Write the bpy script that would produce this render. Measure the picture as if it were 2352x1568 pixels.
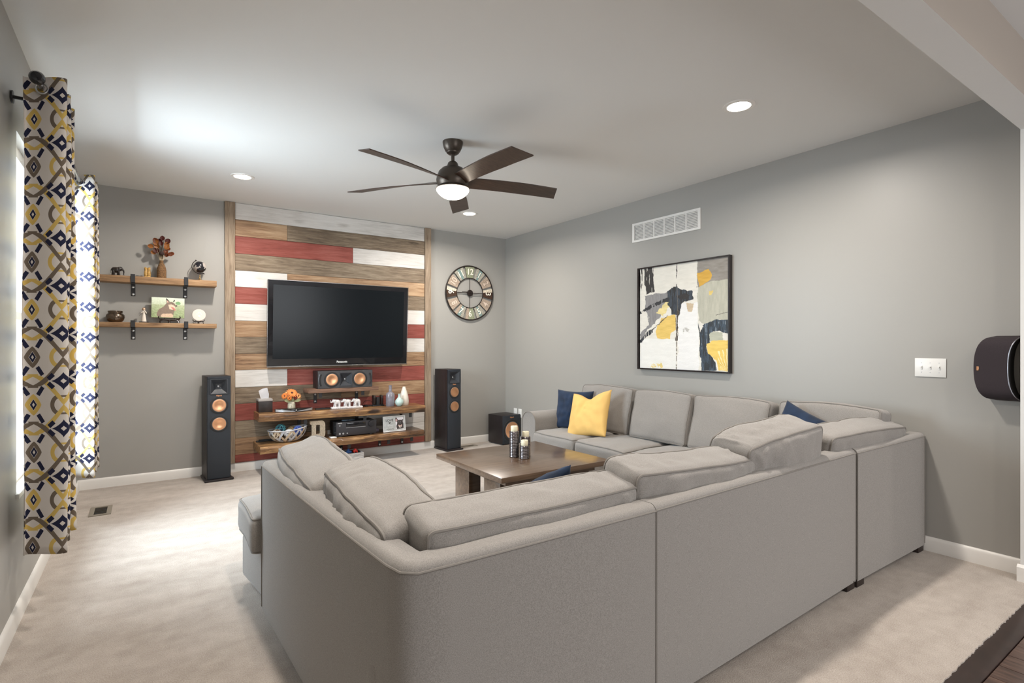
import bpy, bmesh, math, random
import numpy as np
from mathutils import Vector, Matrix, noise, Euler
for o in list(bpy.data.objects): bpy.data.objects.remove(o)
SC = bpy.context.scene
COL = SC.collection
PI = math.pi
# ------------------------------------------------------------ camera, world, lights, exposure
cd = bpy.data.cameras.new('camera'); cam = bpy.data.objects.new('camera', cd); COL.objects.link(cam)
cam.location = (-4.0707, -6.0884, 1.302)
cam.rotation_euler = (PI/2, 0, -math.radians(34.449))
cd.sensor_width = 36; cd.lens = 36*1226/2352; cd.shift_y = -(784-789.5)/2352; cd.clip_start = .05
SC.camera = cam
w = bpy.data.worlds.new('sky'); SC.world = w; w.use_nodes = True
w.node_tree.nodes['Background'].inputs[0].default_value = (.80, .90, 1, 1)
w.node_tree.nodes['Background'].inputs[1].default_value = 3.0
SC.view_settings.view_transform = 'Standard'; SC.view_settings.look = 'None'
SC.view_settings.exposure = 0.38; SC.view_settings.gamma = 1; SC.view_settings.use_curve_mapping = False
WARM = (1, .925, .84); DAY = (.76, .90, 1)
def area(name, loc, rot, size, power, color, spread=180, shape='RECTANGLE'):
    l = bpy.data.lights.new(name, 'AREA'); l.shape = shape; l.size = size[0]; l.size_y = size[1]
    l.energy = power; l.color = color; l.spread = math.radians(spread)
    o = bpy.data.objects.new(name, l); COL.objects.link(o); o.location = loc; o.rotation_euler = rot
    return o
area('window_daylight', (-5.45, -1.95, 2.05), (0, -math.radians(74), 0), (2.3, 2.6), 380, DAY)          # sky light at the curtained window
area('kitchen_fill', (-1.4, -9.35, 1.35), (PI/2, 0, 0), (2.3, 1.9), 78, (.95, .97, 1))  # added broad fill from behind the camera; the kitchen back wall has no window
area('kitchen_fill.001', (3.85, -7.4, 1.35), (0, PI/2, 0), (1.9, 1.8), 24, (.95, .97, 1))  # second added fill, in front of the solid right kitchen wall
CAN_LIVING = [(-3.386, -.998), (-1.129, -.968), (-1.115, -4.204), (-3.45, -4.30)]
CAN_KITCHEN = [(-3.2, -7.2), (-1.2, -6.6), (.9, -6.9), (-.8, -8.3)]
POWER_LIVING = 27; POWER_KITCHEN = 10
# ------------------------------------------------------------ helpers
def srgb(r, g, b):
    f = lambda c: (c/255/12.92) if c/255 <= .04045 else ((c/255+.055)/1.055)**2.4
    return (f(r), f(g), f(b))
class E:                                                   # arithmetic on node sockets
    nt = None
    def __init__(s, k): s.k = k
    def op(s, name, b=None, c=None):
        n = E.nt.nodes.new('ShaderNodeMath'); n.operation = name
        for i, v in enumerate([s, b, c]):
            if v is None: continue
            if isinstance(v, E): E.nt.links.new(v.k, n.inputs[i])
            else: n.inputs[i].default_value = v
        return E(n.outputs[0])
    def __add__(s, b): return s.op('ADD', b)
    def __radd__(s, b): return s.op('ADD', b)
    def __sub__(s, b): return s.op('SUBTRACT', b)
    def __rsub__(s, b): return (s*-1)+b
    def __mul__(s, b): return s.op('MULTIPLY', b)
    def __rmul__(s, b): return s.op('MULTIPLY', b)
    def __truediv__(s, b): return s.op('DIVIDE', b)
    def __pow__(s, b): return s.op('POWER', b)
    def abs(s): return s.op('ABSOLUTE')
    def frac(s): return s.op('FRACT')
    def floor(s): return s.op('FLOOR')
    def lt(s, b): return s.op('LESS_THAN', b)
    def gt(s, b): return s.op('GREATER_THAN', b)
    def cos(s): return s.op('COSINE')
MATS = {}
def newmat(name):
    m = bpy.data.materials.new(name); m.use_nodes = True
    nt = m.node_tree; b = nt.nodes['Principled BSDF']; MATS[name] = m
    return m, nt, b
def mat(name, col, rough=.5, metal=0, bump=None, var=None, spec=None, emit=None, strength=0, sheen=0, coat=0, trans=0):
    m, nt, b = newmat(name)
    b.inputs['Base Color'].default_value = (*col, 1); b.inputs['Roughness'].default_value = rough
    b.inputs['Metallic'].default_value = metal
    if spec is not None: b.inputs['Specular IOR Level'].default_value = spec
    if emit: b.inputs['Emission Color'].default_value = (*emit, 1); b.inputs['Emission Strength'].default_value = strength
    if sheen: b.inputs['Sheen Weight'].default_value = sheen; b.inputs['Sheen Roughness'].default_value = .5
    if coat: b.inputs['Coat Weight'].default_value = coat; b.inputs['Coat Roughness'].default_value = .08
    if trans: b.inputs['Transmission Weight'].default_value = trans
    tc = nt.nodes.new('ShaderNodeTexCoord')
    if var:                                                # (scale, amount[, detail])
        n = nt.nodes.new('ShaderNodeTexNoise'); n.inputs['Scale'].default_value = var[0]; n.inputs['Detail'].default_value = var[2] if len(var) > 2 else 4
        nt.links.new(tc.outputs['Object'], n.inputs['Vector'])
        r = nt.nodes.new('ShaderNodeValToRGB'); a = var[1]
        r.color_ramp.elements[0].position = .3; r.color_ramp.elements[1].position = .7
        r.color_ramp.elements[0].color = tuple(c*(1-a) for c in col)+(1,); r.color_ramp.elements[1].color = tuple(min(1, c*(1+a)) for c in col)+(1,)
        nt.links.new(n.outputs['Fac'], r.inputs[0]); nt.links.new(r.outputs[0], b.inputs['Base Color'])
    if bump:                                               # (scale, strength, distance)
        n = nt.nodes.new('ShaderNodeTexNoise'); n.inputs['Scale'].default_value = bump[0]; n.inputs['Detail'].default_value = 5
        nt.links.new(tc.outputs['Object'], n.inputs['Vector'])
        bp = nt.nodes.new('ShaderNodeBump'); bp.inputs['Strength'].default_value = bump[1]; bp.inputs['Distance'].default_value = bump[2]
        nt.links.new(n.outputs['Fac'], bp.inputs['Height']); nt.links.new(bp.outputs[0], b.inputs['Normal'])
    return m
def wood(name, dark, mid, light, axis='X', scale=1.0, rough=.6, knots=.5, stretch=14, bump=.25, coat=0, contrast=1.0):
    m, nt, b = newmat(name); L = nt.links.new
    tc = nt.nodes.new('ShaderNodeTexCoord'); oi = nt.nodes.new('ShaderNodeObjectInfo')
    off = nt.nodes.new('ShaderNodeVectorMath'); off.operation = 'SCALE'; off.inputs[0].default_value = (37, 53, 71)
    L(oi.outputs['Random'], off.inputs['Scale'])
    ad = nt.nodes.new('ShaderNodeVectorMath'); ad.operation = 'ADD'; L(tc.outputs['Object'], ad.inputs[0]); L(off.outputs[0], ad.inputs[1])
    k = nt.nodes.new('ShaderNodeTexVoronoi'); k.feature = 'F1'; mk = nt.nodes.new('ShaderNodeMapping')
    sk = {'X': (1.6, 5, 5), 'Y': (5, 1.6, 5), 'Z': (5, 5, 1.6)}[axis]; mk.inputs['Scale'].default_value = sk
    L(ad.outputs[0], mk.inputs[0]); L(mk.outputs[0], k.inputs['Vector']); k.inputs['Scale'].default_value = 1.0
    kd = E(k.outputs['Distance'])
    E.nt = nt
    ks = (1 - kd*7).op('MAXIMUM', 0.0)                      # 1 at a knot centre
    mp = nt.nodes.new('ShaderNodeMapping'); st = {'X': (1, stretch, stretch), 'Y': (stretch, 1, stretch), 'Z': (stretch, stretch, 1)}[axis]
    mp.inputs['Scale'].default_value = tuple(s*scale for s in st); L(ad.outputs[0], mp.inputs[0])
    ns = nt.nodes.new('ShaderNodeTexNoise'); ns.inputs['Scale'].default_value = 3.6; ns.inputs['Detail'].default_value = 10; ns.inputs['Roughness'].default_value = .68; ns.inputs['Distortion'].default_value = .45
    L(mp.outputs[0], ns.inputs['Vector'])
    n2 = nt.nodes.new('ShaderNodeTexNoise'); n2.inputs['Scale'].default_value = 1.7; n2.inputs['Detail'].default_value = 2
    L(ad.outputs[0], n2.inputs['Vector'])
    f = E(ns.outputs['Fac']); g = E(n2.outputs['Fac'])
    v = (f - .5)*1.5*contrast + (g - .5)*.8 + .5 - (ks*knots)
    r = nt.nodes.new('ShaderNodeValToRGB'); e = r.color_ramp.elements
    e[0].position = .12; e[0].color = (*dark, 1); e[1].position = .85; e[1].color = (*light, 1)
    x = e.new(.48); x.color = (*mid, 1)
    L(v.k, r.inputs[0]); L(r.outputs[0], b.inputs['Base Color'])
    b.inputs['Roughness'].default_value = rough
    if coat: b.inputs['Coat Weight'].default_value = coat; b.inputs['Coat Roughness'].default_value = .12
    if bump:
        bp = nt.nodes.new('ShaderNodeBump'); bp.inputs['Strength'].default_value = bump; bp.inputs['Distance'].default_value = .004
        L(f.k, bp.inputs['Height']); L(bp.outputs[0], b.inputs['Normal'])
    return m
def attr_mat(name, rough=.6, bump=None):
    m = mat(name, (.5, .5, .5), rough, bump=bump); nt = m.node_tree
    a = nt.nodes.new('ShaderNodeAttribute'); a.attribute_name = 'Col'
    nt.links.new(a.outputs['Color'], nt.nodes['Principled BSDF'].inputs['Base Color'])
    return m
# ---- mesh building: everything goes into a bmesh
def B(): return bmesh.new()
def merge(bm, t, M=None, mi=0, smooth=False):
    if M is not None: bmesh.ops.transform(t, matrix=M, verts=t.verts)
    for f in t.faces:
        f.material_index = mi; f.smooth = smooth
    me = bpy.data.meshes.new('tmp'); t.to_mesh(me); t.free(); bm.from_mesh(me); bpy.data.meshes.remove(me)
    return bm
def box(bm, lo, hi, bev=0, seg=2, M=None, mi=0):
    t = bmesh.new(); bmesh.ops.create_cube(t, size=1)
    for v in t.verts: v.co = Vector([(lo[i]+hi[i])/2 + v.co[i]*(hi[i]-lo[i]) for i in range(3)])
    if bev: bmesh.ops.bevel(t, geom=list(t.edges), offset=bev, segments=seg, profile=.5, affect='EDGES', clamp_overlap=True)
    return merge(bm, t, M, mi, smooth=bool(bev))
def lathe(bm, prof, seg=32, M=None, mi=0, smooth=True, ripple=None):
    t = bmesh.new(); rings = []
    for r, z in prof:
        if r < 1e-5: rings.append([t.verts.new((0, 0, z))])
        else: rings.append([t.verts.new((r*math.cos(2*PI*i/seg)*(ripple(i, z) if ripple else 1), r*math.sin(2*PI*i/seg)*(ripple(i, z) if ripple else 1), z)) for i in range(seg)])
    for a, b_ in zip(rings, rings[1:]):
        for i in range(seg):
            j = (i+1) % seg
            if len(a) == 1 and len(b_) == 1: continue
            if len(a) == 1: t.faces.new((a[0], b_[j], b_[i]))
            elif len(b_) == 1: t.faces.new((a[i], a[j], b_[0]))
            else: t.faces.new((a[i], a[j], b_[j], b_[i]))
    bmesh.ops.recalc_face_normals(t, faces=t.faces)
    return merge(bm, t, M, mi, smooth)
def tube(bm, pts, r, seg=8, closed=False, M=None, mi=0):
    t = bmesh.new(); pts = [Vector(p) for p in pts]; n = len(pts); rings = []
    up = Vector((0, 0, 1))
    rr = r if isinstance(r, (list, tuple)) else [r]*n
    prev = None
    for i, p in enumerate(pts):
        a = pts[(i-1) % n] if (closed or i > 0) else p; b_ = pts[(i+1) % n] if (closed or i < n-1) else p
        d = (b_-a).normalized() if (b_-a).length > 1e-9 else Vector((1, 0, 0))
        if prev is None:
            s = d.cross(up); s = s if s.length > 1e-3 else d.cross(Vector((0, 1, 0)))
        else: s = prev - d*prev.dot(d)
        s.normalize(); prev = s; q = d.cross(s)
        rings.append([t.verts.new(p + (s*math.cos(2*PI*k/seg) + q*math.sin(2*PI*k/seg))*rr[i]) for k in range(seg)])
    m = n if closed else n-1
    for i in range(m):
        a = rings[i]; b_ = rings[(i+1) % n]
        for k in range(seg): t.faces.new((a[k], a[(k+1) % seg], b_[(k+1) % seg], b_[k]))
    if not closed:
        t.faces.new(rings[0][::-1]); t.faces.new(rings[-1])
    bmesh.ops.recalc_face_normals(t, faces=t.faces)
    return merge(bm, t, M, mi, True)
def prism(bm, poly, d0, d1, axis='Y', M=None, mi=0, bev=0, smooth=False):
    """poly: 2D points; extruded along axis from d0 to d1 (XZ plane for Y, YZ for X, XY for Z)"""
    def P(a, b_, d): return {'Y': (a, d, b_), 'X': (d, a, b_), 'Z': (a, b_, d)}[axis]
    t = bmesh.new(); A = [t.verts.new(P(a, b_, d0)) for a, b_ in poly]; Bv = [t.verts.new(P(a, b_, d1)) for a, b_ in poly]; n = len(poly)
    t.faces.new(A); t.faces.new(Bv[::-1])
    for i in range(n): t.faces.new((A[i], A[(i+1) % n], Bv[(i+1) % n], Bv[i]))
    bmesh.ops.recalc_face_normals(t, faces=t.faces)
    if bev: bmesh.ops.bevel(t, geom=list(t.edges), offset=bev, segments=2, profile=.5, affect='EDGES')
    return merge(bm, t, M, mi, smooth or bool(bev))
def ball(bm, c, r, M=None, mi=0, sub=3, sc=(1, 1, 1)):
    t = bmesh.new(); bmesh.ops.create_icosphere(t, subdivisions=sub, radius=1)
    for v in t.verts: v.co = Vector((c[0]+v.co.x*r*sc[0], c[1]+v.co.y*r*sc[1], c[2]+v.co.z*r*sc[2]))
    return merge(bm, t, M, mi, True)
def RX(a): return Matrix.Rotation(a, 4, 'X')
def RY(a): return Matrix.Rotation(a, 4, 'Y')
def RZ(a): return Matrix.Rotation(a, 4, 'Z')
def T(x, y, z): return Matrix.Translation((x, y, z))
def obj(name, bm, m, parent=None, loc=None, sharp=40, label=None):
    me = bpy.data.meshes.new(name); bm.to_mesh(me); bm.free()
    for mm in (m if isinstance(m, (list, tuple)) else [m]): me.materials.append(mm)
    try: me.set_sharp_from_angle(angle=math.radians(sharp))
    except Exception: pass
    o = bpy.data.objects.new(name, me); COL.objects.link(o)
    if parent: o.parent = parent
    if loc: o.location = loc
    if label: o['label'] = label
    return o
def tag(o, label, cat, group=None):
    o['label'] = label; o['category'] = cat
    if group: o['group'] = group
    return o
def thing(name, label, cat, loc=(0, 0, 0), rotz=0, group=None):
    o = bpy.data.objects.new(name, None); COL.objects.link(o); o.location = loc; o.rotation_euler = (0, 0, rotz)
    o.empty_display_size = .1
    return tag(o, label, cat, group)
def struct(name, bm, m, parent=None):
    o = obj(name, bm, m, parent)
    if not parent: o['kind'] = 'structure'
    return o
def copy_tree(root, loc, rotz, label, group=None):
    r = root.copy(); COL.objects.link(r); r.location = loc; r.rotation_euler = (0, 0, rotz); r['label'] = label
    if group: r['group'] = group
    for ch in root.children:
        c = ch.copy(); COL.objects.link(c); c.parent = r
        for g in ch.children:
            d = g.copy(); COL.objects.link(d); d.parent = c
    return r
def text_bm(bm, body, size, depth=.0006, M=None, align='CENTER', sx=1.0, bold=0.0, mi=0):
    cu = bpy.data.curves.new('t', 'FONT'); cu.body = body; cu.size = size; cu.extrude = depth; cu.align_x = align; cu.align_y = 'CENTER'; cu.offset = bold
    cu.resolution_u = 3
    o = bpy.data.objects.new('t', cu); COL.objects.link(o); bpy.context.view_layer.update()
    me = bpy.data.meshes.new_from_object(o.evaluated_get(bpy.context.evaluated_depsgraph_get()))
    t = bmesh.new(); t.from_mesh(me); bpy.data.objects.remove(o); bpy.data.curves.remove(cu); bpy.data.meshes.remove(me)
    bmesh.ops.scale(t, vec=(sx, 1, 1), verts=t.verts)
    return merge(bm, t, M, mi, False)
FACE_MY = RX(PI/2)                     # text standing up, read from -y
def picture(name, w_, h_, nx, ny, func, m, parent=None, M=None):
    """thin upright print in the local XZ plane, facing -y; func(u,v) -> rgb arrays, v from the top"""
    us = np.linspace(0, 1, nx); vs = np.linspace(0, 1, ny); U, V = np.meshgrid(us, vs)
    rgb = func(U, V); verts = np.stack([(U-.5)*w_, np.zeros_like(U), (1-V)*h_], -1).reshape(-1, 3)
    idx = np.arange(nx*ny).reshape(ny, nx)
    f = np.stack([idx[:-1, :-1], idx[1:, :-1], idx[1:, 1:], idx[:-1, 1:]], -1).reshape(-1, 4)
    me = bpy.data.meshes.new(name); me.from_pydata(verts.tolist(), [], f.tolist())
    ca = me.color_attributes.new('Col', 'FLOAT_COLOR', 'POINT')
    c = np.clip(rgb, 0, 255).reshape(-1, 3)/255.; c = np.where(c <= .04045, c/12.92, ((c+.055)/1.055)**2.4)
    ca.data.foreach_set('color', np.concatenate([c, np.ones((len(c), 1))], 1).ravel())
    me.materials.append(m)
    if M is not None: me.transform(M)
    o = bpy.data.objects.new(name, me); COL.objects.link(o)
    if parent: o.parent = parent
    return o
_r = np.random.RandomState(5); _g = _r.rand(257, 257)
def vnoise(x, y):
    x = np.mod(x, 256); y = np.mod(y, 256); i = x.astype(int); j = y.astype(int); fx = x-i; fy = y-j
    fx = fx*fx*(3-2*fx); fy = fy*fy*(3-2*fy)
    return (_g[i, j]*(1-fx)*(1-fy)+_g[i+1, j]*fx*(1-fy)+_g[i, j+1]*(1-fx)*fy+_g[i+1, j+1]*fx*fy)
def fbm(x, y): return (vnoise(x, y)*.55+vnoise(x*2.1+9, y*2.1+3)*.3+vnoise(x*4.3+5, y*4.3+8)*.15)
def inpoly(X, Y, poly):
    r = np.zeros(X.shape, bool); n = len(poly)
    for i in range(n):
        x1, y1 = poly[i]; x2, y2 = poly[(i+1) % n]
        c = ((y1 > Y) != (y2 > Y)) & (X < (x2-x1)*(Y-y1)/((y2-y1) if y2 != y1 else 1e-9)+x1)
        r ^= c
    return r
def seg_d(X, Y, a, b_):
    dx, dy = b_[0]-a[0], b_[1]-a[1]; t = np.clip(((X-a[0])*dx+(Y-a[1])*dy)/(dx*dx+dy*dy), 0, 1)
    return np.hypot(X-a[0]-t*dx, Y-a[1]-t*dy)
# ------------------------------------------------------------ materials
M_wall = mat('greige_wall_paint', (.345, .336, .314), .42, bump=(260, .12, .001))
M_ceil = mat('white_ceiling_paint', (.74, .74, .725), .85, bump=(140, .1, .001))
M_trimw = mat('white_trim_paint', (.78, .76, .73), .35)
M_kwall = mat('taupe_wall_paint', (.36, .31, .265), .5)
M_sofa = mat('taupe_sofa_fabric', (.262, .244, .227), .95, bump=(650, .35, .0012), var=(420, .26, 6), sheen=.2)
M_pipe = mat('taupe_sofa_piping', (.215, .198, .18), .95, bump=(650, .35, .001))
M_blackm = mat('black_powder_coated_metal', (.018, .018, .02), .45)
M_blackg = mat('black_gloss', (.010, .010, .012), .08)
M_black = mat('matte_black', (.014, .014, .015), .7)
M_bolt = mat('steel_bolt', (.62, .62, .62), .3, metal=1)
M_bronze = mat('oil_rubbed_bronze', (.085, .068, .055), .4, metal=.7)
M_copper = mat('spun_copper_cone', (.80, .42, .23), .28, metal=.9)
M_dkleg = mat('espresso_leg', (.020, .012, .010), .5)
M_rubber = mat('black_rubber', (.012, .012, .012), .55)
M_white = mat('white_plastic', (.78, .78, .76), .35)
M_silver = mat('silver_plastic', (.55, .56, .58), .3, metal=.6)
M_navy = mat('navy_velvet', (.008, .022, .055), .9, bump=(300, .3, .001), var=(14, .35), sheen=.08)
M_yellow = mat('yellow_cotton', (.74, .47, .15), .85, bump=(500, .2, .001))
M_print = attr_mat('flat_print', .45)
M_paint = attr_mat('acrylic_paint', .5, bump=(70, .5, .003))
M_candle = mat('cream_wax', (.80, .74, .55), .5)
# curtain print
def curtain_material(name, base, trans):
    m, nt, b = newmat(name); E.nt = nt; L = nt.links.new
    uv = nt.nodes.new('ShaderNodeUVMap'); sp = nt.nodes.new('ShaderNodeSeparateXYZ'); L(uv.outputs[0], sp.inputs[0])
    u = E(sp.outputs[0]); v = E(sp.outputs[1]); Pu, Pv = .25, .2075
    xe = ((u/Pu + .5).frac() - .5).abs()*Pu; xd = xe*-1 + Pu/2
    q = v/Pv; y = (q.frac() - .5).abs()*Pv; yd = y*-1 + Pv/2
    par = (q.floor()*.5).frac()*2
    def diam(a, sa, b_, sb, p=1): return (a/sa)**p + (b_/sb)**p
    def rot(a, b_, ca, cb, ang):
        c, s = math.cos(ang), math.sin(ang); A = a-ca; Bq = b_-cb
        return (A*c + Bq*s).abs(), (Bq*c - A*s).abs()
    def rbox(a, b_, ca, cb, ang, ha, hb):
        p, r_ = rot(a, b_, ca, cb, ang); return p.lt(ha)*r_.lt(hb)
    def band(d, lo, hi): return d.gt(lo)*d.lt(hi)
    eye = diam(xe, .015, y, .024)
    navy = band(eye, .40, 1.0)
    navy = navy.op('MAXIMUM', rbox(xe, y, .031, .060, 1.0, .021, .0090))
    st = diam(xd, .046, yd, .040, .74)
    hole = diam(xd, .010, yd, .011)
    navy = navy.op('MAXIMUM', st.lt(1.0)*hole.gt(1.0))
    navy = navy.op('MAXIMUM', rbox(xd, yd, .047, .019, -.75, .015, .0095))
    halo = diam(xe, .034, y, .047, 1.25).lt(1.0)*eye.gt(1.12)
    def ogee(yy): return (xe - (1 - yy/.128).op('MAXIMUM', 0.0)**.6*.132).abs().lt((yy/.128)**2*.013 + .0085)*yy.lt(.134)
    og = ogee(y); og2 = ogee(Pv - y)
    dc = ((xd*xd)+(y*y)).op('SQRT')
    arc = band(dc, .034, .051)*y.lt(.042)*og.lt(.5)
    A = halo.op('MAXIMUM', og); 
    yel = (A*(1-par)).op('MAXIMUM', arc.op('MAXIMUM', og2)*par); brn = (A*par).op('MAXIMUM', arc.op('MAXIMUM', og2)*(1-par))
    cur = None
    for msk, colr in ((yel, (.66, .47, .13)), (brn, (.175, .135, .10)), (navy, (.012, .014, .045))):
        mx = nt.nodes.new('ShaderNodeMix'); mx.data_type = 'RGBA'
        L(msk.k, mx.inputs['Factor']); mx.inputs[7].default_value = (*colr, 1)
        if cur is None: mx.inputs[6].default_value = (*base, 1)
        else: L(cur, mx.inputs[6])
        cur = mx.outputs[2]
    L(cur, b.inputs['Base Color']); b.inputs['Roughness'].default_value = .9
    tr = nt.nodes.new('ShaderNodeBsdfTranslucent'); L(cur, tr.inputs[0]); mix = nt.nodes.new('ShaderNodeMixShader'); mix.inputs[0].default_value = trans
    out = nt.nodes['Material Output']; L(b.outputs[0], mix.inputs[1]); L(tr.outputs[0], mix.inputs[2]); L(mix.outputs[0], out.inputs[0])
    return m
M_curt = curtain_material('printed_curtain_cotton', (.70, .65, .60), .28)
# wood kinds
W_white = wood('whitewashed_plank', srgb(168, 163, 157), srgb(210, 206, 201), srgb(230, 228, 225), scale=1.2, rough=.6, knots=.35, contrast=.6)
W_red = wood('barn_red_plank', srgb(92, 40, 32), srgb(136, 66, 56), srgb(160, 94, 84), scale=1.2, rough=.65, knots=.2, contrast=.8)
W_cedar = wood('cedar_plank', srgb(92, 64, 44), srgb(152, 120, 90), srgb(190, 162, 130), scale=.9, rough=.6, knots=1.0)
W_grey = wood('weathered_plank', srgb(74, 62, 50), srgb(122, 106, 88), srgb(158, 144, 124), scale=1.3, rough=.75, knots=.6)
W_trimz = wood('pine_trim', srgb(98, 80, 64), srgb(142, 124, 104), srgb(168, 150, 130), axis='Z', scale=1.2, rough=.65, knots=.8)
W_shelf = wood('rough_sawn_shelf', srgb(88, 64, 44), srgb(144, 112, 80), srgb(178, 146, 110), scale=1.2, rough=.7, knots=.5)
W_slab = wood('live_edge_slab', srgb(46, 29, 18), srgb(114, 80, 50), srgb(180, 140, 92), scale=.9, rough=.35, knots=1.1, coat=.25, contrast=1.25)
W_dshelf = wood('dark_rough_plank', srgb(62, 42, 32), srgb(112, 82, 64), srgb(148, 118, 98), scale=1.4, rough=.7, knots=.4)
W_table = wood('walnut_table', srgb(58, 42, 30), srgb(92, 72, 56), srgb(116, 96, 78), scale=.8, rough=.32, knots=.25, coat=.5, bump=.05, contrast=.8)
W_floor = wood('dark_floor_plank', srgb(46, 32, 28), srgb(78, 58, 50), srgb(110, 86, 74), axis='Y', scale=1.2, rough=.3, knots=.2, coat=.2)
W_cab = wood('black_ash_veneer', srgb(16, 12, 12), srgb(30, 24, 25), srgb(44, 36, 38), axis='Z', scale=2, rough=.45, knots=0, stretch=30, bump=.15)
W_crate = wood('washed_crate_wood', srgb(96, 92, 88), srgb(176, 170, 166), srgb(214, 208, 204), scale=2.5, rough=.8, knots=.2, contrast=1.4)
W_blade = wood('walnut_fan_blade', srgb(36, 24, 18), srgb(60, 42, 32), srgb(78, 58, 46), scale=1.4, rough=.42, knots=0, bump=.05, coat=.1)
# carpet
def carpet():
    m, nt, b = newmat('beige_cut_pile_carpet'); L = nt.links.new; E.nt = nt
    tc = nt.nodes.new('ShaderNodeTexCoord')
    def nz(s, d, sc=None):
        n = nt.nodes.new('ShaderNodeTexNoise'); n.inputs['Scale'].default_value = s; n.inputs['Detail'].default_value = d
        if sc:
            mp = nt.nodes.new('ShaderNodeMapping'); mp.inputs['Scale'].default_value = sc; mp.inputs['Rotation'].default_value = (0, 0, .5)
            L(tc.outputs['Object'], mp.inputs[0]); L(mp.outputs[0], n.inputs['Vector'])
        else: L(tc.outputs['Object'], n.inputs['Vector'])
        return E(n.outputs['Fac'])
    fine = nz(210, 6); tread = nz(2.6, 3, (.7, 2.2, 1)); mid = nz(14, 3)
    v = (fine-.5)*1.1 + (tread-.5)*.6 + (mid-.5)*.45 + .5
    r = nt.nodes.new('ShaderNodeValToRGB'); e = r.color_ramp.elements
    e[0].position = .05; e[0].color = (.25, .205, .17, 1); e[1].position = .95; e[1].color = (.56, .505, .455, 1)
    L(v.k, r.inputs[0]); L(r.outputs[0], b.inputs['Base Color']); b.inputs['Roughness'].default_value = 1
    b.inputs['Sheen Weight'].default_value = .15; b.inputs['Specular IOR Level'].default_value = .1
    bp = nt.nodes.new('ShaderNodeBump'); bp.inputs['Strength'].default_value = .7; bp.inputs['Distance'].default_value = .0035
    L((fine*.9 + mid*.5).k, bp.inputs['Height']); L(bp.outputs[0], b.inputs['Normal'])
    return m
M_carpet = carpet()
# ------------------------------------------------------------ the room
H = 2.74; XL = -4.57
bm = B()
random.seed(3)
# carpet slab with a slightly ragged front edge
edge = [(x, -5.33+random.uniform(-.004, .004)) for x in np.arange(-4.57, .001, .012)]
prism(bm, [(-4.57, 0)]+[(float(a), float(b_)) for a, b_ in edge]+[(0, 0)], -.03, 0, 'Z')
struct('floor', bm, M_carpet)
bm = B(); box(bm, (-4.57, -5.412, -.03), (4, -5.326, -.006), .004); struct('trim_1', bm, mat('espresso_transition_strip', (.028, .016, .013), .35, var=(9, .3)))
fl = B(); box(fl, (-4.6, -9.5, -.05), (4, -5.41, -.022)); fl = struct('floor_kitchen', fl, M_black)
i = 0; x = -4.57; pm = None
random.seed(8)
while x < 3.95:
    cuts = [-9.5, random.uniform(-8.6, -6.2), -5.413]
    for y0, y1 in zip(cuts, cuts[1:]):
        b_ = B(); box(b_, (0, 0, 0), (.1225, y1-y0-.002, .012), .0012, 1)
        obj('plank', b_, W_floor, fl, (x, y0, -.022))
    x += .125
bm = B(); box(bm, (-4.7, -9.6, H), (4.1, .12, H+.12)); struct('ceiling', bm, M_ceil)
bm = B(); box(bm, (-4.7, 0, -.05), (4.1, .12, H)); struct('wall_back', bm, M_wall)
bm = B(); box(bm, (0, -5.25, -.05), (.12, 0, H)); struct('wall_right', bm, M_wall)
WY0, WY1, WZ0, WZ1 = -2.72, -1.18, .60, 2.30          # window opening in the left wall
bm = B()
for lo, hi in (((-4.69, -9.6, -.05), (XL, WY0, H)), ((-4.69, WY1, -.05), (XL, 0, H)), ((-4.69, WY0, -.05), (XL, WY1, WZ0)), ((-4.69, WY0, WZ1), (XL, WY1, H))): box(bm, lo, hi)
struct('wall_left', bm, M_wall)
bm = B()
box(bm, (-.109, -5.376, -.05), (4, -5.25, H)); box(bm, (XL, -5.376, 2.48), (-.109, -5.25, H))
bm.normal_update()
for f in bm.faces:
    if f.normal.z < -.9 or f.normal.x < -.9: f.material_index = 1
struct('wall_front', bm, [M_kwall, M_ceil])
bm = B(); box(bm, (4, -9.6, -.05), (4.12, -5.3, H)); struct('wall_kitchen_right', bm, M_kwall)
bm = B(); box(bm, (-4.7, -9.62, -.05), (4.1, -9.5, H)); struct('wall_kitchen_back', bm, M_kwall)
def baseboard(name, a, b_, nrm):                       # runs from a to b_, nrm points into the room
    a = Vector((*a, 0)); b_ = Vector((*b_, 0)); d = (b_-a).normalized(); n = Vector((*nrm, 0)); L_ = (b_-a).length
    prof = [(0, 0), (.014, 0), (.014, .070), (.010, .082), (.006, .088), (0, .090)]
    M = Matrix.Translation(a) @ Matrix((( d.x, n.x, 0, 0), (d.y, n.y, 0, 0), (0, 0, 1, 0), (0, 0, 0, 1)))
    bm = B(); prism(bm, prof, 0, L_, 'X', M=M)
    return struct(name, bm, M_trimw)
baseboard('baseboard_back', (XL, 0), (0, 0), (0, -1))
baseboard('baseboard_right', (0, -5.25), (0, 0), (-1, 0))
baseboard('baseboard_left', (XL, -9.5), (XL, 0), (1, 0))
bm = B(); box(bm, (-.124, -5.392, 0), (-.109, -5.238, .078)); prism(bm, [(-.124, .078), (-.109, .078), (-.109, .092)], -5.392, -5.238, 'Y'); struct('baseboard_front', bm, M_trimw)
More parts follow.
